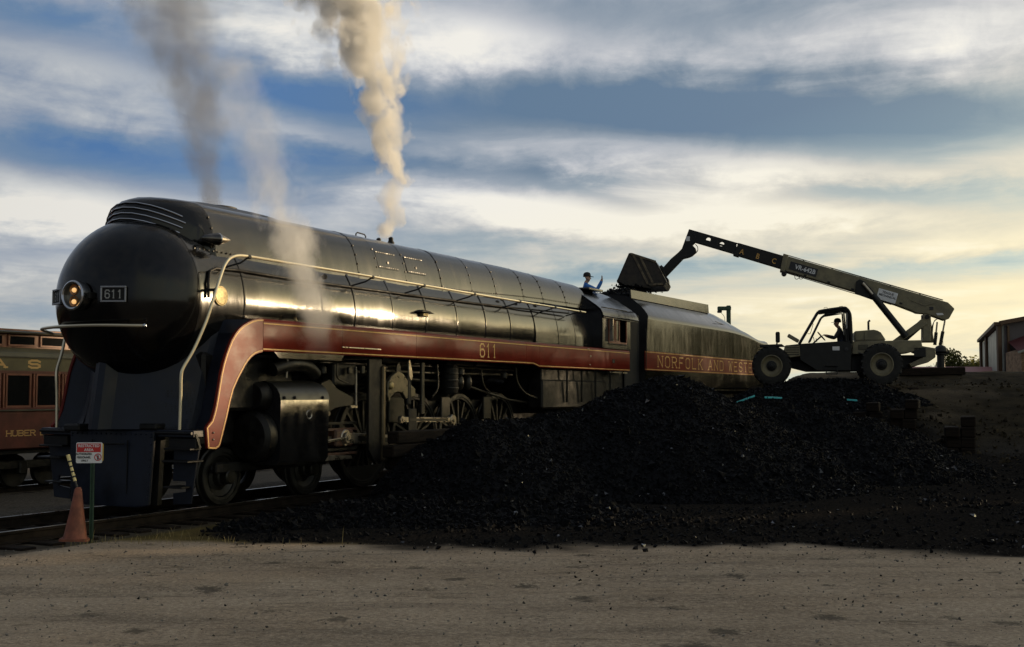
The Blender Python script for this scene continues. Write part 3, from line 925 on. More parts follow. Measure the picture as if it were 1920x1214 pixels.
# jacket panels, each a hair different, with bands over the joints
joints = [-1.06, -0.06, 2.0, 3.0, 4.25, 5.48, 6.73, 8.0, 9.2, 10.42]
for i, (a, b) in enumerate(zip(joints[:-1], joints[1:])):
    mb = MB(); dr = random.uniform(-0.004, 0.004); tl = random.uniform(-0.004, 0.004)
    rings = []
    for s in np.linspace(a + 0.004, b - 0.004, 9):
        ring = []
        for k in range(96):
            t = 2 * PI * k / 96
            u = (s - a) / (b - a)
            r = BR + dr + tl * (u - 0.5) - 0.004 * math.sin(PI * u) + 0.0025 * math.sin(7 * t + i * 2.1) * math.sin(PI * u)
            ring.append((s, -r * math.sin(t), BC + r * math.cos(t)))
        rings.append(ring)
    mb.loft(rings).build('jacket_panel', JACKETB, LO, 40)
    if i:
        MB().lathe([(BR - .01, a - .035), (BR + .011, a - .03), (BR + .013, a), (BR + .011, a + .03), (BR - .01, a + .035)], 96, (0, 0, BC), (1, 0, 0)).build('jacket_band', JACKETB, LO)

# firebox sides drop straight to the running board
fb = [10.44, 11.72, 12.75, 13.9]
FBS = [(-1.315, 2.9), (-1.315, 3.2)] + [(-1.305 * math.cos(t), BC + 1.305 * math.sin(t)) for t in np.linspace(.12, PI - .12, 21)] + [(1.315, 3.2), (1.315, 2.9)]
for a, b in zip(fb[:-1], fb[1:]):
    sec = FBS
    d = random.uniform(-.004, .004)
    MB().loft([[(s, -q * (1 + d * .5), z) for q, z in sec] for s in np.linspace(a + .006, b - .006, 5)], closed_ring=False).build('firebox_panel', JACKETB, LO, 60)
    MB().loft([[(s, -q * 1.008, z) for q, z in sec] for s in (a - .02, a + .02)], closed_ring=False).build('jacket_band', JACKETB, LO, 60)
MB().prism([(-1.31, 2.5)] + FBS[1:-1] + [(1.31, 2.5)], 10.432, 10.45, lambda x, y, z: (y, -x, z)).build('firebox_front', JACKETB, LO)

# skyline casing on top of the boiler
def casing_sec(s):
    if s < 10: top, w = 4.86 - 0.02 * max(0, (s - 6) / 4), 1.08
    else: top, w = 4.84 - 0.11 * (s - 10) / 4, 1.08 + 0.1 * (s - 10) / 4
    zb = 3.885 + (0.10 * sstep(6.5, 11.5, s))
    return w, zb, top
def casing_ring(s, w, zb, top, bulge=0.0):
    h = top - zb
    half = [(1.0, 0.0), (0.985, 0.10), (0.95, 0.28), (0.90, 0.48), (0.83, 0.67), (0.73, 0.82), (0.60, 0.91), (0.44, 0.962), (0.22, 0.992), (0, 1.0)]
    pts = [(a * w, zb + b * h) for a, b in half]
    ring = [(s + bulge * (q / w) ** 2, -q, z) for q, z in pts] + [(s + bulge * (q / w) ** 2, q, z) for q, z in pts[::-1][1:]]
    return ring
cj = [-0.52, 1.3, 3.42, 4.06, 5.08, 6.47, 7.76, 8.9, 10.28, 11.3, 12.6, 13.95]
for i, (a, b) in enumerate(zip(cj[:-1], cj[1:])):
    d = random.uniform(-.004, .004)
    rings = []
    for s in np.linspace(a + .004, b - .004, 6):
        w, zb, top = casing_sec(s)
        u = (s - a) / (b - a)
        rings.append(casing_ring(s, w + d - 0.003 * math.sin(PI * u), zb, top + d - 0.003 * math.sin(PI * u)))
    MB().loft(rings, closed_ring=False).build('casing_panel', JACKETB, LO, 50)
    w, zb, top = casing_sec(a)
    if i: MB().loft([casing_ring(a - .022, w + .004, zb, top + .006), casing_ring(a + .022, w + .004, zb, top + .006)], closed_ring=False).build('casing_band', JACKETB, LO, 50)
w, zb, top = casing_sec(0)
# rounded brow over the nose
BROW = [(-1.46, 4.30, 0, .84, .75), (-1.45, 4.44, 0, .86, .75), (-1.43, 4.53, 0, .88, .75), (-1.40, 4.62, 0, .90, .74), (-1.35, 4.695, .06, .925, .70), (-1.26, 4.755, .2, .95, .62),
        (-1.10, 4.805, .48, .99, .45), (-.84, 4.84, .8, 1.04, .20), (-.5, 4.858, 1, 1.08, 0)]
def brow_ring(row, off=0.0, up=0.0):
    s0, zc, m_, wk, bl = row
    out = []
    for (_, y, z) in casing_ring(0, w, zb, top):
        q = y * wk / 1.08
        out.append((s0 - off + bl * q * q, q * (1 + off * .8), (1 - m_) * (zc - .36 * q * q) + m_ * z + up))
    if off == 0: out = [(out[0][0], out[0][1], 3.80)] + out + [(out[-1][0], out[-1][1], 3.80)]
    return out
fr = [brow_ring(r_) for r_ in BROW]
mb = MB(); mb.loft(fr, closed_ring=False)
mb.build('casing_brow', NOSE, LO, 50)
# four chrome speed lines wrapped round the brow
for i, r_ in enumerate(BROW[1:5]):
    ring = brow_ring(r_, .012, .004)
    MB().tube(ring[3 + (i > 2):len(ring) - 3 - (i > 2)], 0.012, 6).build('speed_line', CHROME, LO)
# stack mouth and hood on top
MB().lathe([(0.40, 0.0), (0.40, 0.10), (0.33, 0.11), (0.31, 0.0)], 28, (0.62, 0, 4.80), (0, 0, 1)).build('smokestack', GREASY, LO)
hood = [[(s, y, z) for y, z in ((-.62, 4.70), (-.52, 4.80 + h), (-.3, 4.85 + h), (0, 4.865 + h), (.3, 4.85 + h), (.52, 4.80 + h), (.62, 4.70))] for s, h in ((-0.45, 0.0), (-0.1, 0.035), (0.2, 0.045), (1.0, 0.045), (1.4, 0.035), (1.75, 0.0))]
MB().loft(hood, closed_ring=False).build('stack_hood', JACKETB, LO, 60)
# safety valves
for y in (-.18, .12): MB().lathe([(0.07, 0), (0.075, .1), (0.05, .14), (0.05, .2), (0.02, .22)], 12, (5.85, y, 4.80), (0, 0, 1), cap=True).build('safety_valve', GREASY, LO)
MB().tube([(4.55, -.2, 4.82), (4.55, -.2, 4.93), (4.60, -.2, 4.96), (4.84, -.2, 4.95), (4.89, -.2, 4.92), (4.89, -.2, 4.80)], 0.014, 7).build('grab_iron', GREASY, LO)
# hatch doors in the casing side, with hinge rows
for s in (4.12, 5.16):
    rows = []
    for z in (4.17, 4.28, 4.40, 4.51):
        w, zb, top = casing_sec(s)
        def qz(z):
            h = top - zb; zz = (z - zb) / h
            half = [(1.0, 0.0), (0.985, 0.10), (0.95, 0.28), (0.90, 0.48), (0.83, 0.67), (0.73, 0.82)]
            return float(np.interp(zz, [p[1] for p in half], [p[0] for p in half])) * w
        rows.append([(s, -qz(z) - .007, z), (s + .72, -qz(z) - .007, z)])
    MB().loft(rows, closed_ring=False).build('casing_hatch', JACKETB, LO)
    mb = MB()
    for z in (4.20, 4.49):
        for k in range(9): mb.box((s + .05 + .077 * k, -qz(z) - .012, z), (0.05, .012, .012))
    tag(mb.build('hatch_hinge', GEAR, LO), kind='stuff')
    MB().lathe([(0.025, 0), (0.025, 0.015)], 10, (s + .36, -qz(4.3) - .006, 4.30), (0, -1, 0), cap=True).build('hatch_latch', GEAR, LO)
# rivets along the casing foot and the bands
mb = MB()
for s in np.arange(-1.0, 13.6, 0.105):
    w, zb, top = casing_sec(s)
    mb.box((s, -w * 0.992 - .004, zb + 0.075 + 0.02), (0.022, 0.014, 0.022))
for a in cj[:-1]:
    w, zb, top = casing_sec(a)
    for u in (0.12, 0.3, 0.48, 0.66):
        half_q = float(np.interp(u, [0, .1, .28, .48, .67], [1, .985, .95, .9, .83]))
        mb.box((a, -half_q * w - .008, zb + u * (top - zb)), (0.026, 0.02, 0.026))
tag(mb.build('rivet', GREASY, LO), kind='stuff')
# conduit along the boiler side
path = [(-0.95, 3.22), (-0.93, 3.45), (-0.84, 3.64), (-0.68, 3.70), (-0.2, 3.715), (1, 3.70), (3, 3.70), (6, 3.71), (9, 3.735), (12.4, 3.79)]
def bq(z): return math.sqrt(max(0.01, BR ** 2 - (z - BC) ** 2))
MB().tube([(s, -(bq(z) + .028 if s < 10 else 1.27), z) for s, z in path], 0.022, 8).build('conduit', GREASY, LO)

# headlight, number plates, builder's plate, class lamp
hl = MB().lathe([(0.17, .06), (0.215, .06), (0.225, .0), (0.222, -.09), (0.20, -.105), (0.178, -.09), (0.17, -.03)], 36, (-2.27, 0, 3.20), (1, 0, 0)).build('headlight', CHROME, LO)
MB().lathe([(0.005, -.055), (0.10, -.05), (0.172, -.035)], 28, (-2.27, 0, 3.20), (1, 0, 0)).build('reflector', LAMPGLASS, hl)
for z in (3.285, 3.115):
    MB().lathe([(0.004, .03), (0.05, .02), (0.078, -.01), (0.082, .0), (0.078, .03)], 22, (-2.33, 0, z), (1, 0, 0)).build('lens', AMBER, hl)
    MB().sphere((-2.335, -0.01, z - .008), 0.036, 10, 6).build('glint_bead', LENSGLINT, hl)  # glowing bead, puts a glint into the dull lens
MB().box((-2.20, 0.0, 3.2), (0.14, 0.50, 0.10), bev=.01).build('headlight_bracket', GREASY, LO)
def plate(y, yaw):
    r_ = empty('number_plate', (-2.10, y, 3.215), 0, LO)
    r_.rotation_euler = (0, 0, yaw)
    MB().box((0.13, 0, 0), (0.30, 0.33, 0.20), bev=.01).build('plate_box', GREASY, r_)
    mb = MB()
    for (yy, zz, w_, h_) in ((0, .105, .38, .025), (0, -.105, .38, .025), (.178, 0, .025, .185), (-.178, 0, .025, .185)): mb.box((-.03, yy, zz), (.03, w_, h_), bev=.004)
    mb.build('frame', PLATEM, r_)
    me = slab_mesh('611', 0.062, 0.115, 0.03, 0.016, 0, 0, -0.0575, name='number')
    for v in me.vertices: v.co = Vector((-0.0225 + v.co.y, -(v.co.x - 0.123) , v.co.z))
    link('number', me, NUMERAL, r_)
plate(-0.56, R(25)); plate(0.56, R(-25))
bp = MB().lathe([(0.004, .02), (0.13, .02), (0.14, .012), (0.15, .012), (0.155, 0)], 30, (-0.64, -1.288, 3.27), (0, -1, 0.06)).build('builder_plate', BRASS, LO)
cl = MB().lathe([(0.004, -.30), (0.05, -.24), (0.075, -.14), (0.085, -.02), (0.095, 0.0), (0.095, 0.03)], 20, (-0.62, -1.16, 4.16), (1, -0.12, 0.04)).build('class_lamp', BLACK, LO)
MB().lathe([(0.095, 0.03), (0.10, 0.045), (0.085, 0.06), (0.07, 0.06)], 20, (-0.62, -1.16, 4.16), (1, -0.12, .04)).build('bezel', CHROME, cl)
MB().lathe([(0.088, 0.05), (0.075, 0.10), (0.045, 0.20), (0.004, 0.30)], 20, (-0.62, -1.16, 4.16), (1, -0.12, .04)).build('lamp_tail', STEEL, cl)
MB().bar((-0.80, -0.98, 4.12), (-0.72, -1.14, 4.15), .06, .05, bev=.01).build('lamp_bracket', GREASY, LO)
MB().bar((-1.0, -1.3, 3.33), (-0.98, -1.49, 3.33), .05, .04).build('rail_bracket', GREASY, LO)

# skirt with the red stripe
EDGE = [(-1.24, 0.96), (-1.275, 1.265), (-1.235, 1.31), (-1.157, 1.375), (-1.11, 1.48), (-1.069, 1.61), (-1.02, 1.83), (-0.973, 2.05), (-0.92, 2.22), (-0.861, 2.36), (-0.80, 2.48), (-0.738, 2.587), (-0.66, 2.68), (-0.578, 2.757), (-0.48, 2.82), (-0.373, 2.87), (-0.26, 2.912), (-0.14, 2.94), (0.0, 2.95)]
INNER = [(0.0, 2.415), (-0.09, 2.40), (-0.188, 2.371), (-0.27, 2.325), (-0.343, 2.265), (-0.41, 2.195), (-0.465, 2.123), (-0.56, 2.0), (-0.669, 1.83), (-0.74, 1.64), (-0.805, 1.42), (-0.90, 1.15), (-0.95, 1.01), (-0.985, 0.965), (-1.04, 0.945)]
SQ = 1.60
MB().prism(EDGE + INNER, -SQ, -SQ + .05).build('front_skirt', RED, LO, 40, bevel=.006)
def gold_line(pts, name='gold_stripe', off=.0035, w=.022):
    mb = MB(); P = [Vector(p) for p in pts]; L_ = []; R_ = []
    for i, p in enumerate(P):
        t = (P[min(i + 1, len(P) - 1)] - P[max(i - 1, 0)]).normalized(); nn = Vector((-t.y, t.x)) * w / 2
        L_.append((p.x + nn.x, -SQ - off, p.y + nn.y)); R_.append((p.x - nn.x, -SQ - off, p.y - nn.y))
    mb.loft([[a, b] for a, b in zip(L_, R_)], closed_ring=False)
    return mb.build(name, GOLD, LO, 0)
def inset(pts, d):
    P = [Vector(p) for p in pts]; out = []
    for i, p in enumerate(P):
        t = (P[min(i + 1, len(P) - 1)] - P[max(i - 1, 0)]).normalized()
        out.append((p.x + t.y * d, p.y - t.x * d))
    return out
gold_line(inset(EDGE, .03)); gold_line(inset(INNER, .03)); gold_line([(-1.225, .975), (-1.15, .967), (-1.04, .962)])
sk = [0.0, 2.14, 4.58, 9.34, 10.04, 12.9, 15.80]
for a, b in zip(sk[:-1], sk[1:]):
    zb = 2.435 if b < 10 else 2.375
    a2, b2 = a + .004, b - .004
    zt, rr = 2.95, 0.05
    sec = [(1.30, zt - .03), (1.30, zt), (SQ - rr, zt)] + [(SQ - rr + rr * math.sin(t), zt - rr + rr * math.cos(t)) for t in (PI / 6, PI / 3, PI / 2)] + [(SQ, (zb + zt) / 2), (SQ, zb + .02), (SQ - .012, zb), (SQ - .05, zb), (SQ - .05, zt - .03)]
    if b == 10.04:
        sec0 = [(q, z) if z > 2.7 else (q, z + .06) for q, z in sec]
        MB().loft([[(a2, -q, z) for q, z in sec0], [(9.75, -q, z) for q, z in sec0], [(b2, -q, z) for q, z in sec]], cap=True).build('skirt_panel', RED, LO, 40)
        gold_line([(a2, 2.465), (9.72, 2.465), (9.98, 2.41), (b2, 2.405)])
    else:
        mbk = random.uniform(-.0025, .0025)
        MB().loft([[(s, -q - mbk * math.sin(PI * (s - a2) / (b2 - a2)), z) for q, z in sec] for s in np.linspace(a2, b2, 9)], cap=True).build('skirt_panel', RED, LO, 40)
        gold_line([(a2, zb + .032), (b2, zb + .032)])
    gold_line([(a2, 2.872), (b2, 2.872)])
# far side skirt, plain
MB().prism(EDGE + INNER, SQ - .05, SQ).build('front_skirt', RED, LO, 40)
MB().box((7.9, 1.575, 2.67), (15.8, .05, .54), bev=.01).build('skirt_panel', RED, LO)
MB().box((7.9, 1.44, 2.93), (15.8, .27, .03)).build('running_board', GREASY, LO)
# 611 on the skirt
for k, ch in enumerate('611'): link('number_digit', slab_mesh(ch, 0.19, 0.27, 0.085, 0.034, 7.13 + .275 * k, -SQ - .004, 2.545), GOLD, LO)
MB().box((2.72, -SQ - .012, 2.57), (1.2, .02, .024), bev=.006).build('handhold', STEEL, LO)
for (s, z, w_, h_) in ((13.05, 2.72, .06, .05), (13.0, 2.50, .10, .02), (12.9, 2.90, .12, .02), (14.6, 2.63, .16, .10)): MB().box((s, -SQ - .006, z), (w_, .014, h_), bev=.003).build('skirt_fitting', STEEL if w_ < .15 else GREASY, LO)
for z in (1.09, 1.19): MB().sphere((-1.12, -SQ - .005, z), .016, 8, 5).build('skirt_bolt', STEEL, LO)

# front shroud with its prow, deck, pilot plough, steps
def edge_s(z): return float(np.interp(z, [p[1] for p in EDGE[1:]], [p[0] for p in EDGE[1:]]))
rows = []
for z in (1.24, 1.5, 1.8, 2.1, 2.4, 2.7, 2.92):
    e = edge_s(max(z, 1.3)); sc_ = -1.90 + 0.14 * (z - 1.24); se = min(e + .06, -1.12 + .30 * (z - 1.24))
    sc_ = min(sc_, se - .02)
    half = [(0.0, sc_ - .05), (0.10, sc_ - .02), (0.17, sc_ + .17), (0.6, sc_ + .16 + (se - sc_ - .16) * .42), (1.16, se), (1.20, se + .10), (1.56, e + .02)]
    rows.append([(s, -q, z) for q, s in half[::-1]] + [(s, q, z) for q, s in half[1:]])
MB().loft(rows, closed_ring=False).build('front_shroud', PILOT, LO, 25)
for sg in (-1, 1):
    pr = []
    for z in (1.26, 1.45, 1.64, 1.83):
        e = edge_s(max(z, 1.3)); sc_ = -1.90 + 0.14 * (z - 1.24); se = min(e + .06, -1.12 + .30 * (z - 1.24))
        a = sc_ + .16; pts = []
        for q in np.linspace(0.78, 1.13, 5):
            s0 = a + (se - a) * .42
            pts.append((s0 + (se - s0) * (q - .6) / .56 - .006, sg * q, z))
        pr.append(pts)
    MB().loft(pr, closed_ring=False).build('vent_screen', PERF, LO, 60)
MB().prism([(-1.50, -1.56), (-1.50, 1.56), (-1.0, 1.58), (-1.0, -1.58)], 1.13, 1.235, lambda x, y, z: (x, z, y)).build('pilot_deck', PILOT, LO, bevel=.01)
MB().prism([(-0.86, 1.22), (0.86, 1.22), (0.80, 0.12), (0.62, 0.09), (-0.62, 0.09), (-0.80, 0.12)], -1.56, -1.505, lambda x, y, z: (y - 0.10 * (1.22 - z) * (1 - (x / 0.9) ** 2), x, z)).build('pilot_plough', PILOT, LO, 30, bevel=.012)
MB().prism([(-0.9, 1.20), (0.9, 1.20), (0.84, 0.12), (-0.84, 0.12)], -1.45, -1.36, lambda x, y, z: (y, x, z)).build('pilot_backing', GREASY, LO)
MB().box((-1.62, 0.62, 1.255), (0.30, .34, .11), bev=.03).build('coupler_cover', GREASY, LO)
MB().box((-1.40, -0.70, 1.28), (0.28, .34, .09), bev=.03).build('deck_casting', GREASY, LO)
MB().tube([(-1.52, -1.55, 1.19), (-1.52, 1.55, 1.19)], .022, 8).build('deck_rail', GREASY, LO)
for sg in (-1, 1):
    st = empty('pilot_step', (0, 0, 0), 0, LO)
    fx = lambda x, y, z: (y + 0.0 * z, sg * x, z)
    mb = MB()
    mb.box((-1.40, sg * 1.30, 1.04), (.10, .52, .16), bev=.012)
    mb.build('step_board', GREASY, st)
    MB().box((-1.42, sg * 1.29, 0.78), (.34, .50, .03), bev=.008).build('tread', GREASY, st)
    MB().box((-1.42, sg * 1.29, 0.96), (.26, .50, .03), bev=.008).build('tread', GREASY, st)
    MB().prism([(1.06, .95), (1.54, .95), (1.50, .74), (1.44, .40), (1.40, .15), (1.06, .13), (1.06, .3), (1.30, .33), (1.30, .48), (1.05, .48)], -1.36, -1.32, fx).build('step_side', PILOT, st, bevel=.006)
    MB().box((-1.40, sg * 1.22, 0.40), (.30, .36, .03), bev=.008).build('tread', GREASY, st)
    MB().bar((-1.45, sg * 1.56, 1.18), (-1.38, sg * 1.58, .98), .03, .03).build('step_bracket', STEEL, st)
# handrails
def smooth_path(pts, n=8):
    P = [Vector(p) for p in pts]; out = []
    for i in range(len(P) - 1):
        p0, p1, p2, p3 = P[max(i - 1, 0)], P[i], P[i + 1], P[min(i + 2, len(P) - 1)]
        for k in range(n):
            t = k / n
            out.append(0.5 * ((2 * p1) + (p2 - p0) * t + (2 * p0 - 5 * p1 + 4 * p2 - p3) * t * t + (3 * p1 - p0 - 3 * p2 + p3) * t ** 3))
    out.append(P[-1]); return out
for sg in (-1, 1):
    pts = [(-1.46, sg * 1.26, 1.24), (-1.46, sg * 1.27, 1.7), (-1.47, sg * 1.28, 2.02), (-1.44, sg * 1.30, 2.16), (-1.30, sg * 1.36, 2.42), (-1.13, sg * 1.44, 2.85), (-1.01, sg * 1.49, 3.25), (-0.87, sg * 1.50, 3.60), (-0.79, sg * 1.50, 3.74), (-0.68, sg * 1.50, 3.84), (-0.50, sg * 1.50, 3.895), (-0.26, sg * 1.50, 3.91)]
    MB().tube(smooth_path(pts, 5) + [(3.2, sg * 1.5, 3.895), (8, sg * 1.5, 3.865), (12.95, sg * 1.5, 3.84)], 0.024, 10).build('handrail', RAILTUBE, LO)
    for s in (-0.25, 3.2, 5.0, 7.05, 9.2, 11.1, 12.6):
        z1 = 3.72
        MB().tube([(s, sg * 1.5, 3.90 - .0045 * (s + .25)), (s - .10, sg * 1.42, 3.80), (s - .26, sg * 1.22, z1)], 0.017, 6).build('stanchion', GREASY, LO)
        MB().lathe([(0.034, -.03), (0.034, .03)], 10, (s, sg * 1.5, 3.90 - .0045 * (s + .25)), (1, 0, 0), cap=True).build('rail_clamp', GREASY, LO)
fr_ = [(-1.60, 1.24, 2.70), (-1.80, 1.20, 2.74), (-2.0, 1.02, 2.75), (-2.14, 0.72, 2.755), (-2.25, 0.25, 2.76), (-2.25, -.25, 2.76), (-2.17, -.62, 2.755), (-2.04, -.90, 2.75), (-1.97, -1.0, 2.75)]
MB().tube(smooth_path(fr_, 5), 0.024, 10).build('nose_handrail', RAILTUBE, LO)
for (s, y) in ((-2.10, -.74), (-2.24, 0.05), (-2.08, .80)): MB().tube([(s, y, 2.755), (s + .25, y * .9, 2.77)], .014, 6).build('rail_stud', GREASY, LO)
MB().sphere((-1.955, -1.02, 2.75), .034, 10, 6).build('rail_knob', CHROME, LO)

# cab
cabsec = [(1.60, 2.955), (1.60, 3.72), (1.585, 3.86), (1.53, 3.97), (1.42, 4.07), (1.25, 4.20), (1.0, 4.37), (0.75, 4.50), (0.5, 4.60), (0.25, 4.665), (0, 4.685)]
def cab_ring(s, k=0.0): return [(s, -q - (k if q > .1 else 0), z + k) for q, z in cabsec] + [(s, q + k, z + k) for q, z in cabsec[::-1][1:]]
full = [(-q, z) for q, z in cabsec] + [(q, z) for q, z in cabsec[::-1][1:]]
MB().prism(full, 13.90, 13.94, lambda x, y, z: (y - 0.10 * (z - 2.955) / 1.7, x, z)).build('cab_front', BLACK, LO)
# cab side around the window opening
WS0, WS1, WZ0, WZ1 = 14.28, 15.56, 3.13, 3.78
def side_panel(s0, s1, z0, z1): return MB().box(((s0 + s1) / 2, -1.585, (z0 + z1) / 2), (s1 - s0, .03, z1 - z0))
for (a, b, c_, d) in ((13.86, WS0, 2.96, 3.80), (WS1, 15.86, 2.96, 3.80), (WS0, WS1, 2.96, WZ0), (WS0, WS1, WZ1, 3.80)): side_panel(a, b, c_, d).build('cab_side', JACKETB, LO)
MB().box((14.86, 1.585, 3.38), (2.0, .03, .84)).build('cab_side', JACKETB, LO)
MB().box((14.9, 0.4, 3.2), (1.9, 2.2, .9)).build('cab_interior', GREASY, LO)
win = empty('cab_window', (0, 0, 0), 0, LO)
mb = MB()
for (a, b, c_, d) in ((WS0, WS1, WZ0 - .03, WZ0 + .02), (WS0, WS1, WZ1 - .02, WZ1 + .03), (WS0 - .02, WS0 + .03, WZ0, WZ1), (WS1 - .03, WS1 + .02, WZ0, WZ1)): mb.box(((a + b) / 2, -1.602, (c_ + d) / 2), (b - a, .03, d - c_), bev=.005)
mb.build('window_frame', SASH, win)
for (s0, s1, yaw) in ((14.32, 14.78, 0.0), (14.82, 15.12, 0.0)):
    mb = MB()
    for (a, b, c_, d) in ((s0, s1, WZ0 + .02, WZ0 + .06), (s0, s1, WZ1 - .06, WZ1 - .02), (s0, s0 + .05, WZ0 + .06, WZ1 - .06), (s1 - .05, s1, WZ0 + .06, WZ1 - .06)): mb.box(((a + b) / 2, -1.57, (c_ + d) / 2), (b - a, .03, d - c_))
    mb.build('sash', SASH, win)
    MB().box(((s0 + s1) / 2, -1.565, (WZ0 + WZ1) / 2), (s1 - s0 - .1, .008, WZ1 - WZ0 - .12)).build('pane', GLASS, win)
MB().box((14.9, -1.60, WZ0 - .045), (1.36, .07, .03), bev=.006).build('arm_rest', GREASY, win)
MB().box((14.31, -1.66, 3.45), (.03, .12, .60), bev=.005).build('wind_deflector', STEEL, win)
roof_ = [(1.66, 3.80), (1.64, 3.88), (1.58, 3.99), (1.46, 4.09), (1.27, 4.22), (1.02, 4.39), (0.76, 4.52), (0.5, 4.62), (0.25, 4.685), (0, 4.705)]
def roof_ring(s, k=0): return [(s, -q, z + k) for q, z in roof_] + [(s, q, z + k) for q, z in roof_[::-1][1:]]
mb = MB(); mb.loft([roof_ring(s) for s in (13.78, 14.5, 15.2, 16.02, 16.35)], closed_ring=False).build('cab_roof', JACKETB, LO, 40)
MB().loft([roof_ring(s, -.05) for s in (13.80, 16.3)], closed_ring=False).build('roof_lining', GREASY, LO)
MB().tube([(13.8, -1.655, 3.80), (16.35, -1.655, 3.80)], .022, 8).build('roof_gutter', BLACK, LO)
MB().tube([(14.0, -1.52, 4.045), (15.8, -1.52, 4.045)], .014, 8).build('roof_rib', GREASY, LO)
MB().box((15.1, -.55, 4.62), (1.0, .7, .06), bev=.02).build('roof_hatch', BLACK, LO)
MB().box((15.84, 0, 3.3), (.03, 3.1, 1.2)).build('cab_back', GREASY, LO)
MB().box((13.3, 0, 2.2), (5.3, 2.7, .75), bev=.03).build('firebox_base', GREASY, LO)
MB().box((14.2, 0, 2.90), (3.3, 3.06, .05)).build('cab_floor', GREASY, LO)
for s in (11.8, 12.7, 13.6, 14.6): MB().bar((s, -1.50, 2.38), (s + .1, -1.45, 1.55), .05, .05).build('ashpan_pipe', GEAR, LO)
MB().box((12.6, -1.20, 1.75), (4.0, .4, .7), bev=.04).build('ashpan', GREASY, LO)
MB().box((15.1, -1.52, 2.33), (1.3, .06, .03)).build('cab_step', STEEL, LO)
# steam whistle hood etc on the boiler side
wb = MB().prism([(5.05, 3.38), (5.15, 3.42), (5.38, 3.40), (5.55, 3.36)], -1.42, -1.20).build('marker_hood', GREASY, LO)
MB().box((5.32, -1.31, 3.33), (.20, .1, .07), bev=.01).build('marker_lamp', BRASS, wb)
for (s, z) in ((2.25, 3.83), (9.0, 3.92), (9.9, 3.92), (10.9, 3.93)): MB().sphere((s, -1.14, z), .05, 10, 6, (1.2, .6, 1)).build('washout_plug', GREASY, LO)
MB().lathe([(0.02, 0), (0.035, .02), (0.02, .06), (.03, .08)], 10, (1.05, -1.42, 2.955), (0, 0, 1), cap=True).build('running_board_valve', BRASS, LO)

# running gear
frame = MB()
frame.box((6.5, -0.52, 1.25), (15.5, .14, .75), bev=.02); frame.box((6.5, 0.52, 1.25), (15.5, .14, .75), bev=.02)
frame.box((0.6, 0, 1.3), (2.6, 1.7, .7), bev=.04)
frame.build('frame', GREASY, LO)
MB().box((0.2, 0, 1.95), (2.2, 2.4, .9), bev=.05).build('smokebox_saddle', GREASY, LO)
wheel_y = 0.75
def wheel(name, s, r, nsp, detail=True, sy=-1):
    w = empty(name, (s, sy * wheel_y, r), 0, LO)
    ax = (0, sy, 0)
    MB().lathe([(r + .028, -.065), (r + .028, -.035), (r + .004, -.02), (r, .06), (r - .012, .075), (r - .075, .078), (r - .082, .062), (r - .12, .060), (r - .13, .05), (r - .13, -.05), (r + .028, -.065)], 48, (0, 0, 0), ax).build('tyre', WHEELM, w, 30)
    MB().lathe([(0.004, .12), (.12, .12), (.15, .10), (.17, .03), (.17, -.05)], 24, (0, 0, 0), ax).build('hub', WHEELM, w)
    if nsp:
        me = None
        for k in range(nsp):
            a = 2 * PI * k / nsp
            if me is None:
                mb = MB()
                mb.loft([[(x, -.5 * d, z_), (x, .5 * d, z_), (-x, .5 * d, z_), (-x, -.5 * d, z_)] for x, d, z_ in ((.032, .09, .15), (.02, .06, r - .125))], cap=True)
                o = mb.build('spoke', GEAR, w); me = o.data
            else:
                o = link('spoke', me, None, w)
            o.rotation_euler = (0, a, 0)
        seg = [(math.sin(t) * (r - .128), math.cos(t) * (r - .128)) for t in np.linspace(PI * .72, PI * 1.28, 9)]
        MB().prism(seg, -.05, .05).build('counterweight', WHEELM, w)
    else:
        MB().lathe([(.16, .02), (r * .5, -.01), (r - .14, .035)], 36, (0, 0, 0), ax).build('wheel_disc', WHEELM, w)
        MB().lathe([(0.004, .26), (.10, .26), (.12, .24), (.125, .1)], 20, (0, 0, 0), ax).build('axle_cap', GEAR, w)
    return w
for sy in (-1, 1):
    for s in (0.0, 2.2): wheel('leading_wheel', s, 0.455, 0, sy=sy)
    for s in (4.0, 5.82, 7.64, 9.46): wheel('driving_wheel', s, 0.885, 16 if sy < 0 else 0, sy=sy)
    for s in (11.6, 13.4): wheel('trailing_wheel', s, 0.5, 0, sy=sy)
MB().box((1.1, -.95, .60), (2.9, .10, .16), bev=.02).build('truck_frame', GREASY, LO)
# cylinder and valve block with rounded top
cyl = MB()
sec = [(1.0, .62), (1.50, .62), (1.56, .70), (1.57, 1.66), (1.545, 1.76), (1.49, 1.85), (1.40, 1.92), (1.25, 1.97), (1.0, 1.99), (.8, 1.99), (.8, .62)]
cyl.loft([[(s, -q, z) for q, z in sec] for s in (0.50, 0.8, 1.3, 1.80)], cap=True)
cyl.build('cylinder_block', BLACK, LO, 40, bevel=.0)
MB().loft([[(s, -q - .006, z + .004) for q, z in sec[3:9]] for s in (0.49, 0.53, 1.77, 1.815)], closed_ring=False).build('cylinder_cladding', material('cylinder_cladding', (0.06, 0.06, 0.057), 0.42, metal=0.7, rvar=.08, vscale=5), LO, 40)
for s in (.58, .85, 1.62): MB().sphere((s, -1.575, 1.70), .03, 8, 5).build('cladding_bolt', GREASY, LO)
MB().lathe([(.055, 0), (.07, .012), (.08, 0)], 20, (1.25, -1.571, 1.42), (0, -1, 0)).build('cylinder_badge', STEEL, LO)
MB().lathe([(.42, .48), (.42, .3), (.36, .22), (.15, .18), (.004, .18)], 32, (0, -1.12, 1.08), (1, 0, 0)).build('cylinder_head', GREASY, LO)
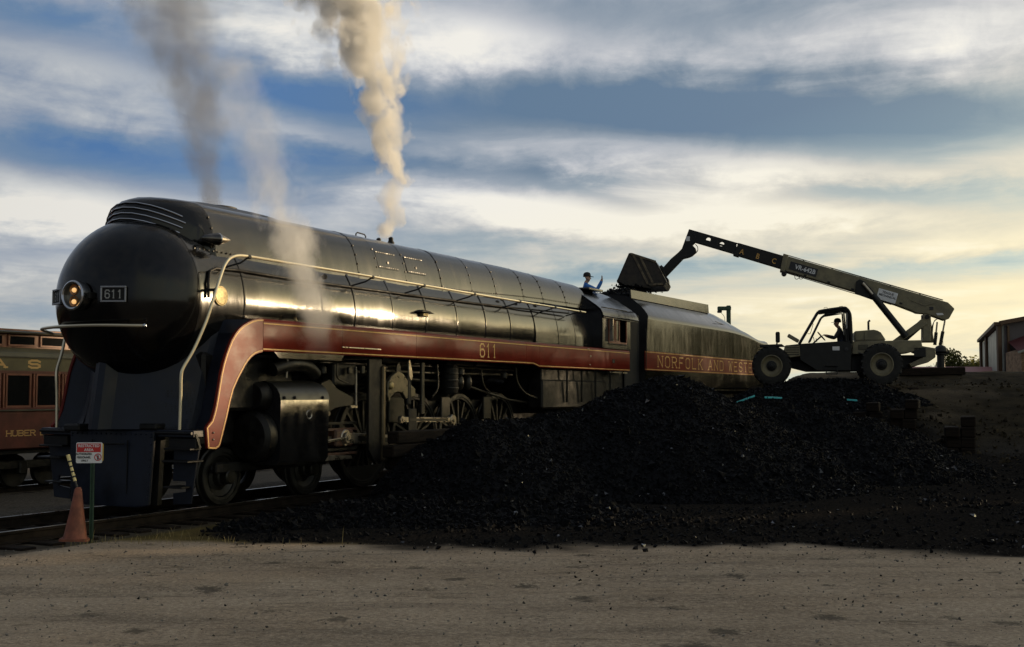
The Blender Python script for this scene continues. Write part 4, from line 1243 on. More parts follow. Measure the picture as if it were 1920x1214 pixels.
MB().lathe([(.24, .48), (.24, .34), (.2, .26), (.004, .25)], 24, (0, -1.18, 1.72), (1, 0, 0)).build('valve_head', GREASY, LO)
MB().prism([(0.3, 2.44), (2.25, 2.44), (2.15, 2.33), (.45, 2.33)], -1.57, -1.52).build('valance', BLACK, LO, bevel=.005)
MB().tube([(.75, -1.5, 2.33), (.75, -1.48, 2.02)], .018, 6).build('drain_pipe', STEEL, LO)
MB().tube(smooth_path([(.5, -1.4, 2.15), (.9, -1.45, 2.24), (1.4, -1.4, 2.22), (1.7, -1.35, 2.1)], 4), .11, 12).build('exhaust_pipe', GREASY, LO)
# guides, crosshead, rods (near side), all with their own look
for z in (1.24, 1.13, .78, .70): MB().box((2.5, -1.14, z), (1.35, .14, .045), bev=.006).build('guide_bar', RUSTY if z in (1.13, .70) else GEAR, LO)
MB().box((2.72, -1.16, .98), (.55, .2, .30), bev=.03).build('crosshead', RUSTY, LO)
MB().prism([(1.95, .60), (2.05, .70), (2.9, .66), (2.95, .60)], -1.28, -1.06).build('guide_end', STEEL, LO, bevel=.006)
MB().bar((1.82, -1.14, .98), (2.5, -1.14, .98), .06, .06).build('piston_rod', STEEL, LO)
def rod(name, p0, p1, y, h, e0, e1, m=STEEL):
    a, b = Vector((p0[0], y, p0[1])), Vector((p1[0], y, p1[1]))
    mb = MB()
    mb.bar(a, b, .045, h, bev=.008)
    r_ = mb.build(name, m, LO)
    MB().bar(a + (b - a) * .12 + Vector((0, -.025, 0)), a + (b - a) * .88 + Vector((0, -.025, 0)), .012, h * .45).build('fluting', GEAR, r_)
    for p, e in ((a, e0), (b, e1)):
        if e:
            MB().lathe([(.004, .05), (e * .4, .05), (e * .45, .035), (e * .9, .035), (e, .02), (e, -.04)], 24, p, (0, -1, 0)).build('rod_eye', m, r_)
    return r_
rod('main_rod', (2.75, .98), (5.82, .79), -1.24, .19, .15, .2)
rod('side_rod', (4.0, .80), (9.46, .80), -1.10, .15, .18, .18)
rod('eccentric_rod', (4.43, 1.27), (6.38, 1.225), -1.36, .105, .075, .115)
rod('combination_lever', (2.0, .93), (2.18, 1.42), -1.27, .05, .05, .04)
rod('union_link', (2.02, .93), (2.72, .98), -1.30, .05, .06, .1)
rod('radius_rod', (2.1, 1.68), (4.0, 1.72), -1.22, .07, .05, .05, GEAR)
MB().prism([(1.9, 1.95), (2.15, 2.02), (2.35, 1.86), (2.85, 1.70), (2.85, 1.56), (2.35, 1.52), (2.0, 1.42), (1.9, 1.5)], -1.34, -1.28).build('valve_guide_bracket', GEAR, LO, bevel=.008)
MB().tube([(2.99, -1.30, 2.25), (3.0, -1.30, 1.56)], .022, 8).build('lifting_rod', STEEL, LO)
MB().box((2.9, -1.3, 1.53), (.22, .08, .05), bev=.006).build('rod_foot', STEEL, LO)
MB().box((2.62, -1.2, 2.1), (.7, .25, .4), bev=.03).build('lubricator', GREASY, LO)
for (s, z, w_, h_) in ((2.65, 2.18, .12, .12), (3.05, 2.2, .1, .14), (3.45, 2.16, .26, .15)): MB().box((s, -1.40, z), (w_, .06, h_), bev=.01).build('pipe_fitting', GEAR, LO)
# guide yoke: a tall plate hanging from the running board
MB().prism([(3.18, 2.40), (3.60, 2.40), (3.60, .55), (3.40, .50), (3.18, .75)], -1.46, -1.40).build('guide_yoke', GREASY, LO, bevel=.01)
MB().box((3.62, -1.46, 1.40), (.10, .10, 1.75), bev=.02).build('yoke_edge', material('worn_edge_steel', (0.11, 0.085, 0.05), .4, metal=.5, var=.3, vscale=6), LO)
# link and its bracket
MB().prism([(3.86, 1.72), (3.88, 1.98), (4.0, 2.10), (4.22, 2.20), (4.42, 2.14), (4.62, 1.97), (4.85, 1.86), (4.85, 1.70), (4.68, 1.70), (4.5, 1.66), (4.38, 1.78), (4.18, 1.80), (4.0, 1.72), (3.92, 1.60)], -1.42, -1.34).build('link_bracket', material('link_bracket_steel', (0.11, 0.097, 0.066), .36, metal=.55, var=.3, vscale=7, rvar=.1), LO, bevel=.012)
MB().sphere((3.95, -1.44, 1.92), .075, 12, 8, (1, .5, 1)).build('trunnion', BRASS, LO)
MB().prism([(4.17, 2.14), (4.22, 2.32), (4.28, 2.36), (4.34, 2.30), (4.36, 2.14)], -1.40, -1.36).build('hanger_lug', GEAR, LO, bevel=.006)
MB().box((4.62, -1.38, 1.85), (.14, .1, .6), bev=.03).build('expansion_link', GREASY, LO)
MB().prism([(4.55, 2.40), (4.62, 2.42), (4.72, 2.10), (4.66, 2.0), (4.58, 2.1)], -1.44, -1.41).build('reach_lug', STEEL, LO, bevel=.006)
MB().box((5.12, -1.40, 1.90), (.11, .06, .95), bev=.02).build('valve_hanger', GEAR, LO)
MB().box((5.12, -1.40, 1.46), (.14, .07, .2), bev=.03).build('hanger_eye', GEAR, LO)
for (s0, s1) in ((4.55, 5.1), (6.55, 6.9), (8.4, 8.75)): MB().box(((s0 + s1) / 2, -.98, 1.45), (s1 - s0, .06, .5), bev=.03).build('spring_hanger', GEAR, LO)
MB().box((4.8, -1.36, 1.05), (.3, .06, .85), bev=.03).build('eccentric_crank', GREASY, LO)
MB().tube([(5.0, -1.0, 2.05), (7.2, -.98, 2.0), (7.5, -1.0, 1.95), (9.6, -1.0, 1.62), (10.6, -1.0, 1.55)], .03, 8).build('brake_pipe', GEAR, LO)
for s in (7.0, 7.35): MB().sphere((s, -1.18, 2.0), .12, 12, 8, (.8, .8, 1.4)).build('air_reservoir', GEAR, LO)
MB().box((8.0, 0.95, 1.5), (15, .04, 1.9)).build('far_side_cover', GREASY, LO)

# more pipework and small fittings in the shade under the running board
for i, pts in enumerate([[(2.3, -1.0, 2.32), (4.4, -1.0, 2.30), (4.6, -1.0, 2.2), (9.8, -1.0, 2.2)], [(1.9, -.9, 2.18), (3.7, -.95, 2.18), (5.2, -.95, 2.32), (9.9, -.98, 2.30)],
                         [(2.25, -1.42, 2.30), (2.25, -1.42, 2.05), (2.6, -1.40, 1.95)], [(3.4, -1.3, 2.35), (3.4, -1.3, 1.95), (3.1, -1.3, 1.85)], [(6.2, -1.1, 2.35), (6.2, -1.12, 1.9), (6.0, -1.1, 1.7)],
                         [(8.2, -1.05, 2.3), (8.25, -1.08, 1.95), (8.6, -1.05, 1.8)], [(9.6, -1.2, 2.36), (9.7, -1.2, 2.0), (10.3, -1.25, 1.7), (12.2, -1.3, 1.5)]]):
    MB().tube(smooth_path(pts, 4), (.028, .022, .016, .018, .02, .018, .026)[i], 7).build('pipe', GEAR, LO)
for (s, z, r_) in ((2.05, 2.2, .07), (3.75, 2.28, .05), (6.9, 2.25, .09), (8.9, 2.2, .08)):
    MB().lathe([(r_ * .6, 0), (r_, .02), (r_, .12), (r_ * .5, .15), (.004, .15)], 14, (s, -1.25, z - .1), (0, 0, 1), cap=True).build('oil_cup', GEAR, LO)
MB().lathe([(.18, 0), (.2, .03), (.2, .55), (.15, .62), (.004, .63)], 18, (6.65, -1.12, 1.75), (0, 0, 1), cap=True).build('air_pump', GREASY, LO)
for z in (1.86, 2.02, 2.16): MB().lathe([(.205, 0), (.212, .02), (.205, .04)], 18, (6.65, -1.12, z), (0, 0, 1)).build('pump_flange', GEAR, LO)
# seams, rivet rows and grab irons on the pilot
mb = MB()
for y in np.arange(-.80, .81, .1):
    mb.sphere((-1.565, y, 1.165), .013, 6, 4)
for z in np.arange(.25, 1.15, .11):
    for sg in (-1, 1): mb.sphere((-1.565 - .10 * (1.22 - z) * .15, sg * (.845 - .05 * (1.22 - z) / 1.1) * .965, z), .013, 6, 4)
tag(mb.build('pilot_rivet', PILOT, LO), kind='stuff')
MB().tube(smooth_path([(-1.60, -.30, 1.02), (-1.66, -.30, 1.02), (-1.66, .30, 1.02), (-1.60, .30, 1.02)], 3), .014, 6).build('uncoupling_lever', GREASY, LO)
for sg in (-1, 1):
    MB().box((-1.583, sg * .36, .68), (.012, .012, .80)).build('coupler_door_seam', GREASY, LO)

# ------------------------------------------------------------------ tender
TE = loco_root('tender', 0)
tag(TE, 'long black tender with red stripe reading NORFOLK AND WESTERN behind the cab', 'tender')
TS0, TS1 = 16.97, 30.6
def tsec(k):
    """half section of the tender body; k = 0 full bunker height, 1 low rear deck"""
    hi = [(1.60, 1.95), (1.60, 3.90), (1.585, 3.98), (1.53, 4.06), (1.40, 4.20), (1.22, 4.37), (1.02, 4.53), (0.85, 4.64), (0.4, 4.70), (0, 4.71)]
    lo = [(1.60, 1.95), (1.60, 3.60), (1.59, 3.68), (1.55, 3.74), (1.45, 3.79), (1.22, 3.82), (1.02, 3.835), (0.85, 3.84), (0.4, 3.845), (0, 3.845)]
    return [(a[0] * (1 - k) + b[0] * k, a[1] * (1 - k) + b[1] * k) for a, b in zip(hi, lo)]
def tring(s, k, shear=0.0):
    h = tsec(k)
    f_ = lambda z: shear * float(sstep(3.5, 4.3, z))
    return [(s + f_(z), -q, z) for q, z in h] + [(s + f_(z), q, z) for q, z in h[::-1][1:]]
mb = MB()
rings = [tring(TS0, 0, .55), tring(TS0 + .9, 0, .2)] + [tring(s, 0) for s in (18.6, 20.5, 22.5, 24.2)] + [tring(s, k) for s, k in ((25.2, .02), (26.0, .08), (26.8, .19), (27.5, .33), (28.1, .47), (28.7, .65), (29.1, .80), (29.5, .92), (29.8, .98), (30.1, 1), (TS1, 1))]
mb.loft(rings, closed_ring=False)
mb.build('tender_body', TENDERB, TE, 40)
MB().box((23.8, 0, 1.35), (12.6, 2.3, 1.1), bev=.05).build('tender_underbody', GREASY, TE)
MB().prism([(q, z) for _, q, z in [(0, y, z) for (s, y, z) in rings[0]]], 0, .02, lambda x, y, z: (TS0 + .02 + y + .55 * float(sstep(3.5, 4.3, z)), x, z)).build('tender_front', GREASY, TE)
MB().prism([(y, z) for (s, y, z) in rings[-1]], TS1 - .02, TS1, lambda x, y, z: (y, x, z)).build('tender_back', TENDERB, TE)
# coal bunker coping boards
cop = [[(s, -1.02, 4.55), (s, -1.0, 4.80 + .008 * (s - 18)), (s, -.96, 4.80 + .008 * (s - 18)), (s, -.96, 4.55)] for s in (17.45, 20, 22.5, 24.9)]
MB().loft(cop, cap=True).build('bunker_coping', TENDERB, TE)
MB().loft([[(s, -y, z) for s, y, z in r_] for r_ in cop], cap=True).build('bunker_coping', TENDERB, TE)
MB().box((24.9, 0, 4.72), (.05, 1.98, .28)).build('bunker_end', TENDERB, TE)
MB().tube([(24.2, -1.45, 4.22), (26.2, -1.40, 4.12)], .01, 5).build('tender_seam', GREASY, TE)
# stripe and lettering
TQ = 1.604
MB().box(((TS0 + 29.3) / 2, -TQ, 2.705), (29.3 - TS0, .012, .56)).build('red_stripe', RED, TE)
for z in (2.955, 2.455):
    MB().box(((TS0 + 29.3) / 2, -TQ - .008, z), (29.3 - TS0, .006, .024)).build('gold_stripe', GOLD, TE)
slab_letters('NORFOLK AND WESTERN', 0.38, 0.315, 0.255, 0.038, 18.05, -TQ - .0095, 2.545, GOLD, TE, space=.42)
MB().lathe([(.10, 0), (.13, .006), (.15, 0)], 24, (30.05, -TQ - .002, 2.9), (0, -1, 0)).build('tender_emblem', GOLD, TE)
MB().box((23.8, 0, 1.9), (13.4, 2.9, .12), bev=.02).build('tender_frame', GREASY, TE)
MB().box((17.2, 0, 3.38), (1.0, 2.6, .06)).build('front_deck', GREASY, TE)
# vestibule curtain between cab and tender
cur = [(s, -(1.40 + .03 * (i % 2)), 0) for i, s in enumerate(np.linspace(15.9, 16.98, 12))]
MB().loft([[(s, y, z) for s, y, _ in cur] for z in (1.15, 2.5, 4.0)], closed_ring=False).build('vestibule_curtain', material('black_canvas', (.008, .008, .008), .8, var=.4, vscale=6), TE)
MB().tube([(17.02, -1.62, 2.4), (17.02, -1.64, 3.45), (17.02, -1.62, 3.62)], .014, 7).build('grab_rail', GEAR, TE)
for s0 in (19.8, 27.0):
    MB().box((s0, -.9, .65), (3.9, .12, .3), bev=.04).build('truck_frame', GREASY, TE)
    for ds in (-1.5, 0, 1.5):
        for sy in (-1, 1):
            w = MB().lathe([(.48, -.05), (.455, -.02), (.45, .06), (.38, .07), (.3, .02), (.12, .03), (.11, .2), (.004, .21)], 28, (s0 + ds, sy * .75, .455), (0, sy, 0)).build('tender_wheel', WHEELM, TE)

# ------------------------------------------------------------------ people (one continuous skinned body each)
def body(name, joints, edges, root, matf, mats, label, loc, rotz):
    """joints: name -> ((x, y, z), radius)"""
    names = list(joints)
    me = bpy.data.meshes.new(name)
    me.from_pydata([joints[k][0] for k in names], [(names.index(a), names.index(b)) for a, b in edges], [])
    o = bpy.data.objects.new(name, me); C.objects.link(o)
    md = o.modifiers.new('skin', 'SKIN'); md.use_smooth_shade = True
    for i, k in enumerate(names):
        r_ = joints[k][1]
        sv = me.skin_vertices[0].data[i]
        sv.radius = r_ if isinstance(r_, tuple) else (r_, r_)
        sv.use_root = (k == root)
    ss = o.modifiers.new('sub', 'SUBSURF'); ss.levels = 2; ss.render_levels = 2
    dg = bpy.context.evaluated_depsgraph_get()
    m2 = bpy.data.meshes.new_from_object(o.evaluated_get(dg))
    bpy.data.objects.remove(o)
    o = link(name, m2, mats, None, loc, rotz)
    J = [(Vector(joints[k][0]), matf(k)) for k in names]
    for p in m2.polygons:
        p.material_index = min(J, key=lambda j: (j[0] - p.center).length)[1]
        p.use_smooth = True
    tag(o, label, 'person')
    return o
def hand(J, E_, pre, wrist, fwd, up, curl=0.3):
    """palm plus five unequal fingers leaving it"""
    f_ = Vector(fwd).normalized(); u = Vector(up).normalized(); sd_ = f_.cross(u).normalized()
    w = Vector(J[wrist][0])
    J[pre + 'palm'] = (tuple(w + f_ * .07), .034); E_.append((wrist, pre + 'palm'))
    for i, (off, ln) in enumerate(((-.033, .072), (-.011, .085), (.011, .08), (.033, .062))):
        a = w + f_ * .10 + sd_ * off; b = a + f_ * ln * .5 - u * ln * curl * .2; c_ = b + f_ * ln * .45 - u * ln * curl * .6
        J[f'{pre}f{i}a'] = (tuple(a), .011); J[f'{pre}f{i}b'] = (tuple(b), .010); J[f'{pre}f{i}c'] = (tuple(c_), .008)
        E_ += [(pre + 'palm', f'{pre}f{i}a'), (f'{pre}f{i}a', f'{pre}f{i}b'), (f'{pre}f{i}b', f'{pre}f{i}c')]
    a = w + f_ * .05 - sd_ * .045; b = a + f_ * .045 - sd_ * .03
    J[pre + 'ta'] = (tuple(a), .012); J[pre + 'tb'] = (tuple(b), .010)
    E_ += [(pre + 'palm', pre + 'ta'), (pre + 'ta', pre + 'tb')]
def head(J, E_, neck, pos, r=0.098):
    p = Vector(pos)           # faces +x
    J['skull'] = (tuple(p), (r * .92, r)); J['crown'] = (tuple(p + Vector((-.01, 0, .07))), r * .84)
    J['jaw'] = (tuple(p + Vector((.04, 0, -.075))), r * .62)
    J['nose'] = (tuple(p + Vector((.105, 0, -.012))), .018)
    J['nosetip'] = (tuple(p + Vector((.125, 0, -.025))), .012)
    for sg in (-1, 1): J[f'ear{sg}'] = (tuple(p + Vector((-.005, sg * .098, -.01))), .02); E_.append(('skull', f'ear{sg}'))
    E_ += [(neck, 'jaw'), ('jaw', 'skull'), ('skull', 'crown'), ('skull', 'nose'), ('nose', 'nosetip')]
def cap_on(o, pos, m, r=.112):
    mb = MB(); p = Vector(pos)
    prof_ = [(r, -.005), (r * 1.0, .03), (r * .92, .075), (r * .7, .108), (r * .35, .125), (.004, .13)]
    mb.lathe(prof_, 20, p, (-.04, 0, 1))
    cap = mb.build('cap', m, o)
    br = [[p + Vector((r * .72 + t * .11, y, .012 - .02 * t - .9 * y * y)) for y in np.linspace(-.085 * (1 - .35 * t), .085 * (1 - .35 * t), 7)] for t in (0, .5, 1)]
    mb = MB(); mb.loft(br, closed_ring=False); mb.loft([[q - Vector((0, 0, .01)) for q in r_] for r_ in br], closed_ring=False)
    mb.build('cap_brim', m, cap)
    return cap
def eyes_on(o, pos, m):
    for sg in (-1, 1): MB().sphere(Vector(pos) + Vector((.082, sg * .034, .018)), .013, 8, 6).build('eye', m, o)

# fireman standing on the tender's front deck, hand raised to the loader
J = {}; E_ = []
J['pelvis'] = ((0, 0, .95), (.15, .13)); J['belly'] = ((.01, 0, 1.12), (.17, .14)); J['chest'] = ((.0, 0, 1.33), (.18, .13)); J['neckb'] = ((-.01, 0, 1.47), .075); J['neck'] = ((.0, 0, 1.535), .058)
E_ += [('pelvis', 'belly'), ('belly', 'chest'), ('chest', 'neckb'), ('neckb', 'neck')]
head(J, E_, 'neck', (.02, 0, 1.645))
for sg, sh in ((-1, 'r'), (1, 'l')):
    J[sh + 'hip'] = ((0, sg * .10, .90), .10); J[sh + 'knee'] = ((.02, sg * .11, .50), .066); J[sh + 'ank'] = ((-.01, sg * .12, .09), .05); J[sh + 'toe'] = ((.16, sg * .13, .04), .042)
    E_ += [('pelvis', sh + 'hip'), (sh + 'hip', sh + 'knee'), (sh + 'knee', sh + 'ank'), (sh + 'ank', sh + 'toe')]
    J[sh + 'sho'] = ((0, sg * .19, 1.41), .075); E_.append(('chest', sh + 'sho'))
J['relb'] = ((.32, -.22, 1.27), .064); J['rwri'] = ((.45, -.20, 1.51), .050)
J['lelb'] = ((-.02, .27, 1.13), .056); J['lwri'] = ((.12, .24, .93), .042)
E_ += [('rsho', 'relb'), ('relb', 'rwri'), ('lsho', 'lelb'), ('lelb', 'lwri')]
hand(J, E_, 'rh', 'rwri', (.15, .05, 1), (.9, .3, -.1)); hand(J, E_, 'lh', 'lwri', (.7, -.1, -.7), (.6, .2, .7))
def mf(k):
    if k in ('skull', 'crown', 'jaw', 'nose', 'nosetip', 'neck') or k.startswith('ear') or k.startswith('rh') or k.startswith('lh'): return 0
    if k in ('pelvis',) or k[1:] in ('hip', 'knee'): return 2
    if k[1:] in ('ank', 'toe'): return 3
    return 1
px_, py_ = track_xy(16.5, 0.0)
man = body('person', J, E_, 'pelvis', mf, [SKIN, BLUE, DENIM, JACKET], 'person in a blue shirt and dark cap raising one hand above the cab roof', (px_, py_, 3.46), R(-8))
cap_on(man, (.02, 0, 1.685), CAPM); eyes_on(man, (.02, 0, 1.645), INK)

# ------------------------------------------------------------------ telehandler on the bank
LX, LY, LZ = 9.92, 37.2, 2.0
LYAW = R(-12)
TL = empty('telehandler', (LX, LY, LZ), LYAW)
TL.scale = (.96, 1, 1)
def on_loader(x, y):
    x = x * .96
    return LX + x * math.cos(LYAW) - y * math.sin(LYAW), LY + x * math.sin(LYAW) + y * math.cos(LYAW)
tag(TL, 'tan rough terrain telehandler on the bank tipping its bucket over the tender', 'telehandler')
# coordinates: x to the right, y away from the viewer, z up from the wheel contact
def big_wheel(name, x, y, r, sg):
    w = empty(name, (x, y, r), 0, TL)
    ax = (0, sg, 0)
    MB().lathe([(r * .56, -.17), (r * .80, -.20), (r * .93, -.175), (r * .97, -.12), (r * .965, 0), (r * .97, .12), (r * .93, .175), (r * .80, .20), (r * .56, .17)], 40, (0, 0, 0), ax).build('tyre', TYRE, w, 40)
    me = None
    for side_s in (-1, 1):
        for k in range(20):
            a = 2 * PI * (k + (.5 if side_s > 0 else 0)) / 20
            if me is None:
                o = MB().bar((0.0, -.005, r * .955), (.10, .185, r * .93), .07, .075, bev=.01).build('lug', TYRE, w); me = o.data
            else: o = link('lug', me, None, w)
            o.rotation_euler = (0, a, 0)
            if side_s < 0: o.scale = (1, -1, 1)
    MB().lathe([(r * .57, .15), (r * .585, .165), (r * .52, .17), (r * .47, .12), (r * .40, .09), (r * .26, .085)], 36, (0, 0, 0), ax).build('rim', TAN, w)
    MB().lathe([(r * .57, -.15), (r * .4, -.1), (.004, -.1)], 24, (0, 0, 0), ax).build('rim_back', DKM, w)
    MB().lathe([(r * .27, .085), (r * .25, .14), (r * .16, .15), (r * .13, .21), (.004, .22)], 24, (0, 0, 0), ax).build('hub', DKM, w)
    return w
big_wheel('front_wheel', -1.73, -.86, .62, -1); big_wheel('rear_wheel', 1.70, -.86, .65, -1)
big_wheel('front_wheel', -1.73, .86, .62, 1); big_wheel('rear_wheel', 1.70, .86, .65, 1)
for x in (-1.73, 1.70): MB().box((x, 0, .63), (.22, 1.5, .22), bev=.04).build('axle', DKM, TL)
MB().prism([(-1.9, .95), (3.0, .95), (3.2, .75), (2.6, .52), (1.2, .45), (-.6, .45), (-1.2, .60), (-1.9, .75)], -.35, .45).build('chassis', DKM, TL, bevel=.02)
MB().prism([(-1.30, 1.25), (-.85, 1.30), (-.82, .92), (-1.14, .87), (-1.33, 1.10)], -.98, -.25).build('front_fender_box', TAN, TL, bevel=.015)
for k in range(5): MB().box((-1.06, -.985, .97 + .07 * k), (.40, .014, .022)).build('louvre', DKM, TL)
MB().prism([(-2.1, 1.28), (-1.4, 1.30), (-1.30, 1.22), (-2.1, 1.20)], -1.0, -.55).build('front_fender', DKM, TL, bevel=.01)
MB().prism([(-.86, 1.30), (.79, 1.39), (.77, .46), (-.30, .46), (-.84, .80)], -.95, -.15).build('cab_tub', DKM, TL, bevel=.02)
MB().prism([(.83, 1.37), (2.94, 1.39), (2.97, 1.12), (2.62, 1.02), (2.38, .99), (.82, .97)], -.82, .55).build('rear_body', TAN, TL, bevel=.02)
MB().prism([(.90, 1.69), (1.50, 1.73), (1.62, 1.70), (1.72, 1.64), (1.88, 1.385), (.89, 1.385)], -.72, .05).build('engine_hood', TAN, TL, bevel=.035, segs=2)
MB().box((1.20, -.725, 1.53), (.012, .014, .26)).build('hood_seam', DKM, TL)
MB().prism([(2.80, 1.26), (3.01, 1.20), (3.36, 1.14), (3.36, .86), (3.12, .70), (2.62, .56), (2.55, .66), (2.98, .86), (2.98, 1.0), (2.80, 1.05)], -.80, .75).build('counterweight', TAN, TL, bevel=.02)
MB().box((2.88, -.81, 1.02), (.36, .02, .28), bev=.02).build('tail_recess', DKM, TL)
MB().box((3.37, -.4, 1.0), (.03, .14, .1), bev=.01).build('tail_lamp', SIGNRED, TL)
# open cab frame
cabf = empty('cab_frame', (0, 0, 0), 0, TL)
for y in (-.95, -.2):
    MB().tube(smooth_path([(-.83, y, 1.32), (-.30, y, 2.19), (-.24, y, 2.27), (-.12, y, 2.32), (.52, y, 2.40), (.66, y, 2.36), (.74, y, 2.24), (.77, y, 2.05), (.79, y, 1.32)], 5), .045, 8).build('roll_hoop', DKM, cabf)
    MB().tube([(-.52, y, 1.36), (-.14, y, 2.11), (-.02, y, 2.20), (.56, y, 2.27), (.62, y, 1.36)], .03, 8).build('door_frame', DKM, cabf)
MB().prism([(-.18, 2.30), (.54, 2.39), (.70, 2.30), (.70, 2.25), (.54, 2.33), (-.18, 2.25)], -.95, -.2).build('cab_roof', DKM, cabf, bevel=.01)
MB().box((.68, -.58, 1.82), (.03, .70, .9)).build('rear_screen', DKM, cabf)
for x in (.0, .48): MB().tube([(x - .05, -.9, 2.36 + .06 * x), (x - .05, -.9, 2.42 + .06 * x), (x + .05, -.9, 2.43 + .06 * x), (x + .05, -.9, 2.37 + .06 * x)], .008, 6).build('roof_loop', DKM, cabf)
MB().tube(smooth_path([(-.58, -.97, 1.62), (-.50, -.99, 1.62), (-.42, -.99, 1.85), (-.40, -.97, 1.92)], 4), .010, 6).build('grab_handle', DKM, cabf)
MB().tube(smooth_path([(.60, -.97, 1.72), (.54, -.99, 1.80), (.56, -.99, 1.92), (.62, -.97, 1.96)], 4), .010, 6).build('grab_handle', DKM, cabf)
stw = MB().lathe([(.17, 0), (.18, .012), (.19, 0), (.18, -.012), (.17, 0)], 22, (-.13, -.55, 1.55), (.75, 0, .66)).build('steering_wheel', INK, TL)
MB().bar((-.13, -.55, 1.55), (-.40, -.55, 1.32), .05, .05).build('steering_column', DKM, stw)
for (x, h) in ((-.36, .16), (-.28, .12)): MB().tube([(x, -.75, 1.36), (x - .03, -.75, 1.36 + h)], .012, 6).build('control_lever', DKM, TL)
MB().box((.45, -.55, 1.20), (.45, .5, .14), bev=.04).build('seat', INK, TL)
MB().box((.64, -.55, 1.50), (.12, .48, .55), bev=.04).build('seat_back', INK, TL)
# lamps on the front
hl = MB().box((-1.52, -.75, 1.52), (.14, .2, .34), bev=.04).build('headlight', DKM, TL)
MB().box((-1.55, -.75, 1.28), (.05, .05, .2)).build('lamp_stem', DKM, hl)
MB().bar((-1.20, -.80, 1.58), (-.86, -.80, 1.38), .10, .12, bev=.03).build('mirror_arm', TAN, TL)
# boom supports
MB().prism([(3.10, 2.24), (3.34, 2.20), (3.33, 1.38), (3.08, 1.38)], -.12, .02).build('boom_post', TAN, TL, bevel=.015)
MB().prism([(3.12, 2.24), (3.40, 2.20), (3.50, 1.36), (3.10, 1.36)], .42, .56).build('boom_post', TAN, TL, bevel=.015)
MB().prism([(2.10, 1.38), (2.18, 1.44), (3.10, 2.10), (3.24, 1.92), (2.48, 1.44), (2.44, 1.38)], -.14, -.02).build('boom_brace', TAN, TL, bevel=.012)
MB().prism([(2.30, 1.38), (2.38, 1.44), (3.10, 2.10), (3.24, 1.92), (2.68, 1.44), (2.64, 1.38)], .42, .54).build('boom_brace', DKM, TL, bevel=.012)
MB().lathe([(.07, -.2), (.07, .65)], 14, (3.22, 0, 2.14), (0, 1, 0), cap=True).build('boom_pivot', DKM, TL)
lc = MB().tube([(2.55, -.22, 1.52), (1.52, -.22, 2.86)], .105, 14).build('lift_cylinder', DKM, TL)
MB().tube([(1.52, -.22, 2.86), (1.22, -.22, 3.22)], .055, 12).build('cylinder_rod', STEEL, lc)
MB().prism([(1.02, 3.28), (1.14, 3.36), (1.30, 3.28), (1.86, 2.62), (1.62, 2.66), (.98, 2.90)], -.14, -.09).build('cylinder_mount', DKM, TL, bevel=.01)
for (x0, z0, x1, z1) in ((3.56, 1.99, 3.47, 1.27), (3.80, 2.04, 3.64, 1.27)):
    a = Vector((x0, .1, z0)); b = Vector((x1, .1, z1)); mid = a.lerp(b, .45)
    o = MB().tube([mid, b], .055, 10).build('slave_cylinder', DKM, TL)
    MB().tube([a, mid], .028, 8).build('cylinder_rod', STEEL, o)
for k in range(3):
    MB().tube(smooth_path([(3.36 + .02 * k, .05 + .04 * k, 1.75 - .08 * k), (3.44, 0, 1.98), (3.56, .0, 2.08), (3.72, .05, 2.08)], 5), .013, 6).build('hose', INK, TL)
# boom: tan outer box, black inner boxes, gooseneck
BO = empty('boom', (-.15, 0, .06), 0, TL)
BM = [(-1.10, 4.13), (4.04, 2.53), (4.24, 2.33), (4.06, 2.02), (3.93, 1.97), (3.38, 2.18), (3.07, 2.21), (2.97, 2.26), (2.45, 2.47), (1.17, 2.91), (-1.22, 3.66)]
MB().prism(BM, -.02, .42).build('boom_outer', TAN, BO, bevel=.02)
MB().prism([(3.66, 2.20), (3.86, 2.20), (3.90, 2.14), (3.70, 2.13)], -.03, .43).build('boom_slot', WHITE, BO)
MB().box((3.52, -.03, 2.35), (.12, .02, .10), bev=.01).build('boom_pin', INK, BO)
MB().prism([(2.85, 2.62), (3.36, 2.62), (3.62, 2.50), (3.30, 2.42)], -.035, -.02).build('boom_plate', TAN, BO, bevel=.004)
MB().prism([(-1.14, 4.18), (-.98, 4.13), (-1.10, 3.58), (-1.26, 3.62)], -.06, .46).build('boom_collar', TAN, BO, bevel=.015)
MB().lathe([(.09, -.05), (.09, .45)], 12, (-1.12, 0, 3.57), (0, 1, 0), cap=True).build('boom_roller', DKM, BO)
for x in (-.72, -.58): MB().tube(smooth_path([(x - .06, .15, 3.50), (x - .04, .15, 3.38), (x + .04, .15, 3.37), (x + .12, .15, 3.46)], 4), .011, 6).build('hose', INK, BO)
MB().tube([(-1.1, .2, 3.59), (2.3, .2, 2.50)], .013, 6).build('boom_line', DKM, BO)
MB().prism([(-2.62, 4.575), (-1.05, 4.09), (-1.17, 3.69), (-2.76, 4.20)], .03, .37).build('boom_middle', DKM, BO, bevel=.012)
MB().prism([(-2.74, 4.27), (-2.58, 4.22), (-2.62, 4.12), (-2.80, 4.18)], .01, .39).build('boom_shoe', DKM, BO, bevel=.012)
